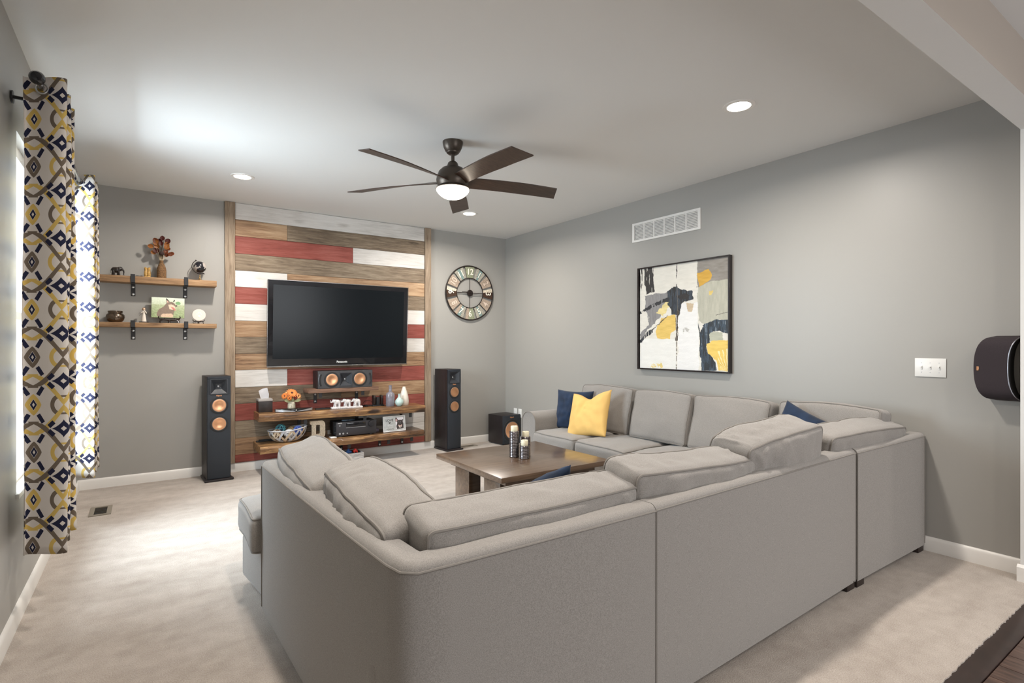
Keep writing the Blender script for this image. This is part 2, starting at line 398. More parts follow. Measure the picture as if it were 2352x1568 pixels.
# window in the left wall
gm = bpy.data.materials.new('window_glass'); gm.use_nodes = True; nt = gm.node_tree; nt.nodes.remove(nt.nodes['Principled BSDF'])
tb = nt.nodes.new('ShaderNodeBsdfTransparent'); gb = nt.nodes.new('ShaderNodeBsdfGlossy'); gb.inputs['Roughness'].default_value = .02; mx = nt.nodes.new('ShaderNodeMixShader'); mx.inputs[0].default_value = .06
nt.links.new(tb.outputs[0], mx.inputs[1]); nt.links.new(gb.outputs[0], mx.inputs[2]); nt.links.new(mx.outputs[0], nt.nodes['Material Output'].inputs[0])
def window(name, lo, hi, axis):
    """lo/hi: rectangle in (horizontal, z); axis X: lies in plane x=c"""
    (a0, z0, c), (a1, z1, _) = lo, hi
    def bb(bm, p0, p1, d0, d1, **k):
        if axis == 'X': box(bm, (d0, p0[0], p0[1]), (d1, p1[0], p1[1]), **k)
        else: box(bm, (p0[0], d0, p0[1]), (p1[0], d1, p1[1]), **k)
    bm = B(); f = .055
    bb(bm, (a0, z0), (a0+f, z1), c-.035, c+.035); bb(bm, (a1-f, z0), (a1, z1), c-.035, c+.035); bb(bm, (a0+f, z0), (a1-f, z0+f), c-.035, c+.035); bb(bm, (a0+f, z1-f), (a1-f, z1), c-.035, c+.035)
    fr = struct(name, bm, M_trimw)
    am = (a0+a1)/2; zm = (z0+z1)/2
    bm = B(); bb(bm, (am-.03, z0+f), (am+.03, z1-f), c-.025, c+.025); obj('mullion', bm, M_trimw, fr)
    for p, q in ((a0+f, am-.03), (am+.03, a1-f)):
        bm = B(); bb(bm, (p, zm-.02), (q, zm+.02), c-.02, c+.02); obj('meeting_rail', bm, M_trimw, fr)
        bm = B(); bb(bm, (p, z0+f), (q, z1-f), c-.003, c+.003); obj('pane', bm, gm, fr)
    return fr
window('window_1', (WY0, WZ0, -4.645), (WY1, WZ1, 0), 'X')
bm = B(); box(bm, (-4.61, WY0-.03, WZ0-.02), (-4.555, WY1+.03, WZ0+.005), .004); struct('trim_2', bm, M_trimw)
# ------------------------------------------------------------ ceiling lights
M_lens = mat('lit_lens', (1, .95, .85), .5, emit=(1, .90, .76), strength=14)
def can(x, y, p, label, group=None, name='recessed_light'):
    t = thing(name, label, 'ceiling light', (x, y, H), 0, group)
    bm = B(); lathe(bm, [(.066, -.001), (.068, -.006), (.090, -.005), (.093, 0)], 36); obj('trim_ring', bm, M_trimw, t)
    bm = B(); lathe(bm, [(0, -.0035), (.066, -.0025), (.066, -.0005), (0, -.0005)], 36); obj('lens', bm, M_lens, t)
    l = area('can_lamp', (x, y, H-.012), (0, 0, 0), (.12, .12), p, WARM, 165, 'DISK')
    return t
for (x, y), lb in zip(CAN_LIVING, ('lit recessed ceiling light above the wall shelves', 'lit recessed ceiling light above the round wall clock, beyond the fan', 'lit recessed ceiling light nearest the long right wall', 'lit recessed ceiling light above the near left sofa corner')): can(x, y, POWER_LIVING, lb)
for x, y in CAN_KITCHEN: can(x, y, POWER_KITCHEN, 'lit recessed light in the kitchen ceiling behind the camera', 'kitchen recessed lights')
# ------------------------------------------------------------ ceiling fan
fan = thing('ceiling_fan', 'dark bronze five blade ceiling fan with a lit frosted bowl', 'ceiling fan', (-2.267, -2.713, 0))
bm = B(); lathe(bm, [(0, 2.74), (.072, 2.74), (.072, 2.728), (.066, 2.70), (.052, 2.672), (.046, 2.668), (.044, 2.66), (.030, 2.65), (.014, 2.648), (0, 2.648)], 40); obj('canopy', bm, M_bronze, fan)
bm = B(); lathe(bm, [(.0125, 2.66), (.0125, 2.56)], 16); obj('downrod', bm, M_bronze, fan)
bm = B(); lathe(bm, [(0, 2.602), (.020, 2.602), (.034, 2.59), (.042, 2.566), (.044, 2.562), (.075, 2.55), (.100, 2.525), (.113, 2.49), (.117, 2.465), (.112, 2.44), (.104, 2.424), (.116, 2.412), (.119, 2.404), (.110, 2.402), (0, 2.402)], 48); obj('motor_housing', bm, M_bronze, fan)
bm = B(); lathe(bm, [(.112, 2.404), (.116, 2.398), (.1145, 2.391), (.108, 2.380), (.098, 2.368), (.084, 2.356), (.066, 2.345), (.044, 2.337), (.022, 2.3335), (0, 2.333)], 48)
obj('light_bowl', bm, mat('lit_frosted_glass', (1, .95, .85), .4, emit=(1, .88, .72), strength=11), fan)
for k in range(5):
    a = math.radians(-159+72*k); bm = B(); n = 14; t = bmesh.new(); rows = []
    for i in range(n+1):
        s = i/n; r = .07+s*.722
        wid = .050+.022*min(1, s*1.6); pitch = -math.radians(13*(1-s)**2+13)
        lead = -.5 if s < .999 else -.5
        row = []
        for side in (1, -1):
            for e_ in (-1, 1):
                yy = e_*wid; rr = r + (.035 if (s > .99 and e_*1 > 0) else 0) + (0 if s < .99 else -.012)
                row.append(t.verts.new((rr, yy*math.cos(pitch), 2.458 + .008*math.sin(s*3) - .012*s + yy*math.sin(pitch) + side*.0035)))
        rows.append(row)
    for a_, b_ in zip(rows, rows[1:]):
        t.faces.new((a_[0], a_[1], b_[1], b_[0])); t.faces.new((a_[2], a_[3], b_[3], b_[2])); t.faces.new((a_[0], a_[2], b_[2], b_[0])); t.faces.new((a_[1], a_[3], b_[3], b_[1]))
    for rw in (rows[0], rows[-1]): t.faces.new((rw[0], rw[1], rw[3], rw[2]))
    bmesh.ops.recalc_face_normals(t, faces=t.faces); merge(bm, t, RZ(a), 0, False)
    obj('blade', bm, W_blade, fan)
# ------------------------------------------------------------ wall vent, outlets, switch
v_ = thing('return_air_vent', 'white louvred return air grille high on the right wall', 'wall vent', (0, -2.7235, 2.323))
bm = B(); W2 = .4015
for lo, hi in (((-.012, -W2, 0), (0, W2, .022)), ((-.012, -W2, .168), (0, W2, .19)), ((-.012, -W2, .022), (0, -W2+.028, .168)), ((-.012, W2-.028, .022), (0, W2, .168))): box(bm, lo, hi)
for k in range(1, 6):
    yy = -W2+.028+k*(2*W2-.056)/6; box(bm, (-.011, yy-.006, .022), (0, yy+.006, .168))
obj('frame', bm, M_trimw, v_)
bm = B(); box(bm, (-.002, -W2+.02, .015), (-.0005, W2-.02, .175)); obj('backing', bm, M_black, v_)
for k in range(6):
    y0 = -W2+.028+k*(2*W2-.056)/6+.006; y1 = -W2+.028+(k+1)*(2*W2-.056)/6-.006
    for j in range(10):
        bm = B(); z = .028+j*.0142; prism(bm, [(-.009, z), (-.0085, z-.002), (-.002, z+.009), (-.0025, z+.011)], y0, y1, 'Y'); obj('slat', bm, M_trimw, v_)
def plate(name, label, y0, y1, z0, z1, cat):
    t = thing(name, label, cat, (0, (y0+y1)/2, (z0+z1)/2)); hy = abs(y1-y0)/2; hz = abs(z1-z0)/2
    bm = B(); box(bm, (-.006, -hy, -hz), (0, hy, hz), .002); obj('cover_plate', bm, M_white, t); return t
t = plate('light_switch', 'white three gang toggle switch plate on the right wall', -4.89, -4.727, 1.094, 1.211, 'light switch')
for k in (-1, 0, 1):
    bm = B(); box(bm, (-.0075, k*.046-.006, -.013), (-.0055, k*.046+.006, .013)); box(bm, (-.017, k*.046-.0035, .0), (-.006, k*.046+.0035, .009), .001); obj('toggle', bm, M_white, t)
    for zz in (-.03, .03): bm = B(); box(bm, (-.0068, k*.046-.0025, zz-.0025), (-.0058, k*.046+.0025, zz+.0025)); obj('screw', bm, M_silver, t)
for yy, lb in ((-.24, 'white wall outlet nearer the room corner above the subwoofer'), (-.345, 'white wall outlet with a black plug beside the sofa arm')):
    t = plate('wall_outlet', lb, yy-.037, yy+.037, .332, .445, 'outlet')
    bm = B()
    for zz in (-.02, .02): box(bm, (-.0075, -.012, zz-.012), (-.0055, .012, zz+.012), .001)
    obj('socket', bm, M_white, t)
    if yy < -.3: bm = B(); box(bm, (-.03, -.010, -.032), (-.007, .012, -.008), .003); tube(bm, [(-.028, 0, -.02), (-.05, 0, -.05), (-.05, .0, -.15)], .003); obj('plug', bm, M_black, t)
# floor registers
def register(label, c, w_, d_, rot=0):
    t = thing('floor_register', label, 'floor vent', (c[0], c[1], 0), rot)
    bm = B()
    for lo, hi in (((-w_/2, -d_/2, .0), (w_/2, -d_/2+.03, .006)), ((-w_/2, d_/2-.03, 0), (w_/2, d_/2, .006)), ((-w_/2, -d_/2+.03, 0), (-w_/2+.03, d_/2-.03, .006)), ((w_/2-.03, -d_/2+.03, 0), (w_/2, d_/2-.03, .006))): box(bm, lo, hi)
    obj('frame', bm, mat('taupe_metal', (.24, .21, .17), .5), t)
    bm = B(); box(bm, (-w_/2+.03, -d_/2+.03, .0002), (w_/2-.03, d_/2-.03, .0012)); obj('duct_opening', bm, M_black, t)
    n = 5
    for k in range(n):
        yy = -d_/2+.03+(k+.5)*(d_-.06)/n
        bm = B(); box(bm, (-w_/2+.03, yy-.003, .001), (w_/2-.03, yy+.003, .005)); obj('slat', bm, mat('dark_louvre', (.06, .045, .03), .6) if k == 0 else MATS['dark_louvre'], t)
register('taupe metal floor register in the carpet below the far curtain', (-4.36, -.85), .138, .27)
register('brown floor register beside the right floor speaker', (-.70, -.17), .25, .10)
# ------------------------------------------------------------ plank feature wall
pw = thing('plank_accent_wall', 'floor to ceiling reclaimed plank panel in red, white and brown behind the television', 'wall panel', (0, 0, 0))
rows = [2.738, 2.57, 2.402, 2.225, 2.052, 1.884, 1.712, 1.539, 1.371, 1.202, 1.034, .857, .689, .516, .339, .171, .092]
X0, X1 = -3.322, -1.223; XA = -2.822; XB = -2.114
lay = ['w', (('c', XA), 'g'), (('r', XB), 'w'), 'g', (('w', XA), 'c'), (('r', -2.2), 'g'), (('w', -2.3), 'w'), (('c', -2.3), 'r'), (('g', -2.3), 'w'), (('c', -2.0), 'c'),
       (('w', XA), 'r'), (('g', -2.25), 'c'), 'r', (('g', -2.05), 'w'), (('c', -2.4), 'w'), 'r']
WM = {'w': W_white, 'r': W_red, 'c': W_cedar, 'g': W_grey}
random.seed(11)
for k, L_ in enumerate(lay):
    z1, z0 = rows[k], rows[k+1]
    segs = [(L_, X0, X1)] if isinstance(L_, str) else [(L_[0][0], X0, L_[0][1]), (L_[1], L_[0][1], X1)]
    for c, a, b_ in segs:
        d = .017+random.uniform(0, .003); bm = B(); box(bm, (a+.0006, -d, z0+.001), (b_-.0006, -.0015, z1-.001), .0018, 1); obj('plank', bm, WM[c], pw)
for a, b_ in ((-3.416, -3.324), (-1.221, -1.14)):
    zs = .092 if True else 0
    bm = B(); box(bm, (a, -.038, zs), (b_, -.0015, 2.738), .002, 1); obj('trim_board', bm, W_trimz, pw)
# ------------------------------------------------------------ shelves
def slab_bm(x0, x1, d0, d1, z0, z1, seed, live=.02, bev=.004):
    """board with its wavy natural edge towards the room"""
    t = bmesh.new(); n = 60; rows_ = []
    for i in range(n+1):
        s = i/n; x = x0+(x1-x0)*s; dep = d0+(d1-d0)*s
        w1 = noise.noise(Vector((x*2.3, seed, 0)))*live + noise.noise(Vector((x*9, seed, 3)))*live*.35
        w2 = noise.noise(Vector((x*6, seed, 7)))*live*.6; w3 = noise.noise(Vector((x*14, seed, 9)))*live*.3
        rows_.append([t.verts.new(p) for p in ((x, -.02, z0), (x, -.02, z1), (x, -dep-w1+abs(w2)*.6+.006, z1), (x, -dep-w1-w3-.004, z1-(z1-z0)*.35), (x, -dep-w1+w2*.5, z0+(z1-z0)*.35), (x, -dep-w1+.008+abs(w3), z0))])
    for a, b_ in zip(rows_, rows_[1:]):
        for j in range(6): t.faces.new((a[j], a[(j+1) % 6], b_[(j+1) % 6], b_[j]))
    t.faces.new(rows_[0]); t.faces.new(rows_[-1][::-1]); bmesh.ops.recalc_face_normals(t, faces=t.faces)
    return t
def bracket(parent, x, dep, z0, z1, leg, lip=.018, w_=.034, up=True, hook=0):
    """flat steel: wall leg, arm under the board, lip over (up) or tab below its front edge"""
    bm = B(); h = w_/2
    box(bm, (x-h, -.024 if not up else -.006, z0-leg), (x+h, -.018 if not up else 0, z0), .001, 1)
    y0 = -.018 if not up else 0
    box(bm, (x-h, -dep-.006, z0-.006), (x+h, y0, z0), .001, 1)
    if up: box(bm, (x-h, -dep-.006, z0-.006), (x+h, -dep, z1+lip), .001, 1); box(bm, (x-h, -dep, z1), (x+h, -dep+.02, z1+.004), .001, 1)
    else: box(bm, (x-h, -dep+.0, z0-hook), (x+h, -dep+.008, z0), .001, 1)
    b_ = obj('bracket', bm, M_blackm, parent)
    for zz in (z0-leg*.25, z0-leg*.85):
        bm = B(); lathe(bm, [(0, 0), (.0115, 0), (.010, .004), (.004, .006), (0, .006)], 16, M=T(x, -.024 if not up else -.006, zz) @ RX(PI/2)); obj('bolt', bm, M_bolt, b_)
for z1, z0, lb, sd in ((1.916, 1.858, 'upper of two rough wooden wall shelves by the curtain', 1), (1.497, 1.454, 'lower of two rough wooden wall shelves by the curtain', 2)):
    s_ = thing('wall_shelf', lb, 'shelf', (0, 0, 0), group='pair of wall shelves left of the plank panel')
    bm = B(); box(bm, (-4.425, -.165, z0), (-3.50, 0, z1), .004, 2); obj('board', bm, W_shelf, s_)
    for x in (-4.168, -3.755): bracket(s_, x, .165, z0, z1, .112)
s_ = thing('media_shelf', 'small dark plank shelf carrying the centre speaker under the television', 'shelf')
bm = B(); box(bm, (-2.662, -.26, .780), (-1.90, -.02, .820), .003); obj('board', bm, W_dshelf, s_)
for x in (-2.535, -2.075): bracket(s_, x, .24, .780, .82, .13, up=False, hook=.05)
up_ = thing('media_shelf', 'thick live edge slab shelf with vases and elephants, above the receiver', 'shelf', (-3.15, 0, .607)); up_.rotation_euler = (0, math.radians(.86), 0)
bm = B(); t = slab_bm(0, 1.79, .335, .335, -.078, 0, 3, .015); merge(bm, t); obj('slab', bm, W_slab, up_, sharp=30)
for x in (.45, 1.08, 1.62): bracket(up_, x, .30, -.078, 0, .14, up=False, hook=.055)
lo_ = thing('media_shelf', 'lowest live edge slab shelf holding the receiver and basket', 'shelf')
bm = B(); t = slab_bm(-3.155, -1.385, .43, .35, .225, .296, 9, .03); merge(bm, t); obj('slab', bm, W_slab, lo_, sharp=30)
for x in (-2.62, -2.25, -1.80, -1.52): bracket(lo_, x, .31, .225, .296, .125, up=False, hook=.055)
ZU = lambda x: .607-(x+3.15)*math.tan(math.radians(.86))
ZL = .297
# ------------------------------------------------------------ television
tv = thing('television', 'large flat black television mounted on the plank wall', 'television', (-2.268, -.105, 1.517)); tv.rotation_euler = (math.radians(-3.2), 0, 0)
tv.rotation_euler = (math.radians(3.2), 0, 0)
bm = B(); box(bm, (-.772, -.028, -.455), (.772, .022, .455), .012); obj('cabinet', bm, M_blackg, tv)
bm = B(); box(bm, (-.60, .022, -.34), (.60, .055, .34), .02); obj('back_housing', bm, M_black, tv)
bm = B(); box(bm, (-.718, -.0295, -.372), (.718, -.0275, .400)); obj('screen', bm, mat('dark_screen_glass', (.004, .006, .008), .22, spec=.2), tv)
bm = B()
for lo, hi in (((-.773, -.031, .449), (.773, -.026, .456)), ((-.773, -.031, -.456), (-.769, -.026, .456)), ((.769, -.031, -.456), (.773, -.026, .456)), ((-.773, -.033, -.458), (.773, -.026, -.446))): box(bm, lo, hi, .001, 1)
obj('edge_trim', bm, mat('smoky_chrome', (.30, .29, .28), .25, metal=.9), tv)
bm = B(); text_bm(bm, 'Panasonic', .030, .0004, T(.0, -.0292, -.412) @ FACE_MY, bold=.0008); obj('lettering', bm, M_white, tv)
bm = B(); box(bm, (-.25, .050, -.2), (-.15, .081, .2), .004); box(bm, (.15, .050, -.2), (.25, .081, .2), .004); box(bm, (-.3, .070, -.06), (.3, .083, .06), .004); obj('wall_mount', bm, M_blackm, tv)
# ------------------------------------------------------------ loudspeakers
M_cab2 = mat('charcoal_baffle', (.016, .021, .029), .6, bump=(900, .15, .0005))
def driver(parent, x, z, r, y, cone=M_copper, seg=48):
    bm = B(); M = T(x, y, z) @ RX(PI/2)
    lathe(bm, [(r*1.34, 0), (r*1.33, .003), (r*1.16, .0055), (r*1.08, .004)], seg, M=M); o = obj('surround', bm, M_rubber, parent)
    bm = B(); lathe(bm, [(r*1.08, .003), (r*1.07, .006), (r*1.03, .0065), (r*1.02, .003)], seg, M=M); obj('metal_ring', bm, mat('satin_grey_ring', (.25, .25, .27), .35, metal=.8) if 'satin_grey_ring' not in MATS else MATS['satin_grey_ring'], o)
    bm = B(); lathe(bm, [(r*1.02, -.006), (r*1.0, -.0035), (r*.96, -.003), (r*.5, -.007), (0, -.0105)], seg, M=M @ T(0, 0, .0115)); obj('cone', bm, cone, o)
    return o
def horn(parent, x, z, s, sz, y, depth=.045):
    bm = B(); t = bmesh.new(); rings = []
    for k, (f, d) in enumerate(((1.0, -.004), (.94, -.004), (.45, depth*.7), (.20, depth))):
        rings.append([t.verts.new((x+sx*s*f, y+d, z+q*sz*f)) for sx, q in ((-1, -1), (1, -1), (1, 1), (-1, 1))])
    for a, b_ in zip(rings, rings[1:]):
        for i in range(4): t.faces.new((a[i], a[(i+1) % 4], b_[(i+1) % 4], b_[i]))
    t.faces.new(rings[-1]); bmesh.ops.recalc_face_normals(t, faces=t.faces)
    for f in t.faces: f.normal_flip() if f.normal.y > 0 else None
    merge(bm, t); o = obj('horn', bm, mat('horn_rubber', (.035, .038, .045), .28) if 'horn_rubber' not in MATS else MATS['horn_rubber'], parent)
    bm = B(); ball(bm, (x, y+depth-.004, z), .010, sc=(1, .5, 1)); obj('tweeter', bm, M_silver, o)
def holed_baffle(bm, x0, x1, z0, z1, y0, y1, holes):
    hs = sorted(holes, key=lambda h: h[1]); 
    for hx0, hx1, hz0, hz1 in holes:
        box(bm, (x0, y0, hz0), (hx0, y1, hz1)); box(bm, (hx1, y0, hz0), (x1, y1, hz1))
def tower(label, x, fy, w_, d_, h, rot=0):
    rot = math.radians(rot)
    t = thing('floor_speaker', label, 'speaker', (x, fy, 0), rot, 'tower speakers either side of the shelves')
    bm = B(); hz = h-.098; hs = .071
    box(bm, (-w_/2, .055, .022), (w_/2, d_, h), .003); box(bm, (-w_/2, .012, .022), (w_/2, .056, hz-hs)); box(bm, (-w_/2, .012, hz+hs), (w_/2, .056, h)); box(bm, (-w_/2, .012, hz-hs), (-.074, .056, hz+hs)); box(bm, (.074, .012, hz-hs), (w_/2, .056, hz+hs)); obj('cabinet', bm, W_cab, t)
    bm = B(); prism(bm, [(-w_/2-.022, -.018), (w_/2+.022, -.018), (w_/2+.012, d_+.003), (-w_/2-.012, d_+.003)], 0.002, .022, 'Z', bev=.004); obj('plinth', bm, W_cab, t)
    hz = h-.098; hs = .071
    bm = B(); box(bm, (-w_/2+.004, 0, .026), (w_/2-.004, .012, hz-hs), .002); box(bm, (-w_/2+.004, 0, hz+hs), (w_/2-.004, .012, h-.004), .002); box(bm, (-w_/2+.004, 0, hz-hs), (-.072, .012, hz+hs)); box(bm, (.072, 0, hz-hs), (w_/2-.004, .012, hz+hs)); obj('baffle', bm, M_cab2, t)
    horn(t, 0, hz, .074, hs+.001, 0, .045)
    bm = B(); text_bm(bm, 'Klipsch', .0165, .0006, T(0, -.0012, hz-hs-.015) @ FACE_MY, bold=.0006); obj('lettering', bm, mat('copper_lettering', (.75, .36, .18), .4, metal=.6) if 'copper_lettering' not in MATS else MATS['copper_lettering'], t)
    driver(t, 0, h-.277, .058, 0); driver(t, 0, h-.452, .058, 0)
    return t
tower('black tower speaker with two copper cones left of the plank panel', -3.497, -.335, .204, .285, .995, 4)
tower('black tower speaker with two copper cones right of the plank panel', -.963, -.315, .198, .285, .992, 6)
cs = thing('centre_speaker', 'wide black centre speaker with two copper cones on the small shelf', 'speaker', (-2.262, -.235, .8205))
bm = B(); box(bm, (-.300, .055, 0), (.300, .20, .190), .003)
for lo, hi in (((-.300, .012, 0), (-.068, .056, .19)), ((.068, .012, 0), (.300, .056, .19)), ((-.068, .012, 0), (.068, .056, .022)), ((-.068, .012, .168), (.068, .056, .19))): box(bm, lo, hi)
obj('cabinet', bm, W_cab, cs)
bm = B()
for lo, hi in (((-.298, 0, .002), (-.066, .012, .188)), ((.066, 0, .002), (.298, .012, .188)), ((-.066, 0, .002), (.066, .012, .024)), ((-.066, 0, .166), (.066, .012, .188))): box(bm, lo, hi, .0015, 1)
obj('baffle', bm, mat('dark_grey_baffle', (.045, .045, .048), .45), cs)
horn(cs, 0, .095, .068, .073, 0, .045)
for x in (-.152, .152): driver(cs, x, .095, .062, 0)
for sx in (-1, 1):
    bm = B(); pts = [(sx*(.250+.030*math.sqrt(max(0, 1-(q/.072)**2)))-sx*.0, -.001, .095+q) for q in np.linspace(-.062, .062, 14)]
    tube(bm, pts, .009, 8); obj('port_slot', bm, M_black, cs)
    bm = B(); tube(bm, [(p[0]+sx*.011, -.002, p[2]) for p in pts], .0018, 6); obj('port_rim', bm, MATS['satin_grey_ring'], cs)
sub = thing('subwoofer', 'black cube subwoofer with a copper cone in the room corner', 'speaker', (-.160, -.372, 0), math.radians(5))
bm = B(); box(bm, (-.148, .0, .012), (.148, .30, .378), .004); obj('cabinet', bm, W_cab, sub)
bm = B(); box(bm, (-.146, -.012, .014), (.146, 0, .376), .002); obj('baffle', bm, M_cab2, sub)
for sx in (-1, 1):
    for yy in (.03, .27): bm = B(); lathe(bm, [(0, 0), (.018, 0), (.015, .013), (0, .013)], 12, M=T(sx*.11, yy, 0)); obj('foot', bm, M_rubber, sub)
driver(sub, .0, .185, .105, -.012)
bm = B(); text_bm(bm, 'Klipsch', .022, .0006, T(0, -.0132, .352) @ FACE_MY, bold=.0006); obj('lettering', bm, MATS['copper_lettering'], sub)
# surround speaker on the right wall
ss = thing('surround_speaker', 'dark bowed surround speaker on the right wall beside the opening', 'speaker', (0, -5.12, 1.163))
def ss_rows(grow=0, y0=None, y1=None, n=30):
    out = []
    for i in range(n+1):
        q = -1+2*i/n; c = math.sqrt(max(0, 1-abs(q)**2.4)); z = q*(.185+grow)
        d = .10*max(0, 1-abs(q)**7)**.5+.012+grow
        out.append((d, .066-.078*(1-c)+grow, max(-.128, -.080-.066*(1-c)), z))
    return out
t = bmesh.new(); rw = [[t.verts.new(p) for p in ((0, f, z), (-d, f, z), (-d, nr, z), (0, nr, z))] for d, f, nr, z in ss_rows()]
for a_, b_ in zip(rw, rw[1:]):
    for k in range(4): t.faces.new((a_[k], a_[(k+1) % 4], b_[(k+1) % 4], b_[k]))
t.faces.new(rw[0]); t.faces.new(rw[-1]); bmesh.ops.recalc_face_normals(t, faces=t.faces); bm = B(); merge(bm, t); obj('cabinet', bm, M_black, ss, sharp=25)
t = bmesh.new(); rw = [[t.verts.new(p) for p in ((-.004, f+.003, z), (-d-.003, f+.003, z), (-d-.003, nr+.003, z), (-d-.0005, nr+.003, z), (-d-.0005, f+.0005, z), (-.004, f+.0005, z))] for d, f, nr, z in ss_rows(.0005)]
for a_, b_ in zip(rw, rw[1:]):
    for k in range(6): t.faces.new((a_[k], a_[(k+1) % 6], b_[(k+1) % 6], b_[k]))
bmesh.ops.recalc_face_normals(t, faces=t.faces); bm = B(); merge(bm, t, smooth=False)
obj('grille', bm, mat('dark_grille_cloth', (.030, .022, .026), .95, bump=(1500, .6, .001), var=(900, .6)), ss, sharp=40)
bm = B(); tube(bm, [(-d-.002, nr+.001, z) for d, f, nr, z in ss_rows()[1:-1]], .0028, 8); obj('rim', bm, MATS['satin_grey_ring'], ss)
bm = B(); box(bm, (-.1185, .046, -.014), (-.1145, .056, .010), .001, 1); obj('badge', bm, M_copper, ss)
# ------------------------------------------------------------ sofa
def cushion(name, parent, size, M, seed=0, bulge=.18, r=.035, amp=.006, m=None, pipe=True, crown=.02, n=22, wr=0.0, wdir=(1, 1, 1), both=True, puff=0.0):
    hx, hy, hz = [s/2 for s in size]; m = m or M_sofa; r = min(r, hy*.95)
    def deform(q):
        c = Vector([max(-h+r, min(h-r, a)) for a, h in zip(q, (hx, hy, hz))]); d = q-c
        p = c + (d.normalized()*r if d.length > 1e-9 else Vector())
        a, b_ = p.x/hx, p.z/hz; k = max(0, 1-a*a)*max(0, 1-b_*b_)
        nrm = Vector((p.x/hx**2, p.y/hy**2*1.5, p.z/hz**2)); nrm.normalize()
        y = p.y*(1+bulge*2*k**.7)
        x = p.x*(1-.018*(1-b_*b_)) ; z = p.z*(1-.015*(1-a*a)) + (crown*(1-a*a) if p.z > 0 else 0)*max(0, b_)
        s = Vector((seed*3.1, seed*1.7, seed*.9))
        nz = noise.noise(Vector((x*5, y*5, z*5))+s)*amp*1.3 + noise.noise(Vector((x*13, y*13, z*13))+s)*amp*.5
        if wr:
            fade = min(1, math.hypot(hy-abs(q.y), min(hx-abs(q.x), hz-abs(q.z)))/.045)
            e = Vector((x*wdir[0], y*wdir[1], z*wdir[2]))*11+s
            g = noise.noise(e); nz += fade*(max(0, 1-abs(g)*4.2)**1.4-.15)*wr*.9*max(0, .6+noise.noise(Vector((x*3, y*3, z*3))+s*2))
        return Vector((x, y, z)) + nrm*nz
    t = bmesh.new(); bmesh.ops.create_cube(t, size=2); bmesh.ops.subdivide_edges(t, edges=t.edges[:], cuts=n, use_grid_fill=True)
    for v in t.verts: v.co = deform(Vector([math.sin(max(-1, min(1, a))*PI/2)*h for a, h in zip(v.co, (hx, hy, hz))]))
    bm = B(); merge(bm, t, M, 0, True); o = obj(name, bm, m, parent, sharp=180)
    if pipe:
        for sy in ((-1, 1) if both else (-1,)):
            pts = []
            N = 26
            for (a, b_), (c, d_) in zip(((-1, -1), (1, -1), (1, 1), (-1, 1)), ((1, -1), (1, 1), (-1, 1), (-1, -1))):
                for i in range(N):
                    s = i/N; s = .5-.5*math.cos(PI*s); X_, Z_ = (a+(c-a)*s)*hx, (b_+(d_-b_)*s)*hz
                    rr = .03; qx = max(-hx+rr, min(hx-rr, X_)); qz = max(-hz+rr, min(hz-rr, Z_)); dd = Vector((X_-qx, Z_-qz))
                    if abs(X_) > hx-rr and abs(Z_) > hz-rr and dd.length > 0: dd = dd.normalized()*rr; X_, Z_ = qx+dd.x, qz+dd.y
                    pts.append(deform(Vector((X_, sy*hy, Z_)))*1.004)
            bm = B(); tube(bm, pts, .0052, 6, True, M=M); obj('piping', bm, M_pipe, o)
    return o
sofa = thing('sectional_sofa', 'large U shaped taupe fabric sectional sofa with loose back cushions', 'sofa')
def panel(pts, z0, z1, th, side, rnd=.028):
    """upholstered back panel following the plan polyline; th inward on `side`"""
    bm = B(); t = bmesh.new(); prof = []
    for i in range(7):
        a = PI*i/6*.5; prof.append((rnd-rnd*math.cos(a), z1-rnd+rnd*math.sin(a)))
    prof = [(0, z0), (0, (z0+z1)/2)] + prof + [(th-rnd+rnd*math.sin(PI*i/12), z1-rnd+rnd*math.cos(PI*i/12)) for i in range(1, 7)] + [(th, z0)]
    P_ = [Vector((*p, 0)) for p in pts]; rings = []
    for i, p in enumerate(P_):
        d1 = (P_[i]-P_[i-1]).normalized() if i else (P_[1]-P_[0]).normalized(); d2 = (P_[i+1]-P_[i]).normalized() if i < len(P_)-1 else d1
        n1 = Vector((-d1.y, d1.x, 0))*side; n2 = Vector((-d2.y, d2.x, 0))*side; nn = (n1+n2); nn = nn/(nn.dot(n1) or 1)
        rings.append([t.verts.new((p.x+nn.x*a, p.y+nn.y*a, z)) for a, z in prof])
    for a, b_ in zip(rings, rings[1:]):
        for j in range(len(prof)-1): t.faces.new((a[j], a[j+1], b_[j+1], b_[j]))
        t.faces.new((a[-1], a[0], b_[0], b_[-1]))
    t.faces.new(rings[0]); t.faces.new(rings[-1][::-1]); bmesh.ops.recalc_face_normals(t, faces=t.faces)
    merge(bm, t, smooth=True); o = obj('back_panel', bm, M_sofa, sofa, sharp=50)
    out = [Vector((p.x, p.y, 0)) for p in P_]
    bm = B(); e = .002
    path = [(out[0].x, out[0].y, z0+.01)] + [(p.x, p.y, z1-.022) for p in out] + [(out[-1].x, out[-1].y, z0+.01)]
    tube(bm, path, .0038, 6); obj('piping', bm, M_pipe, o)
    return o
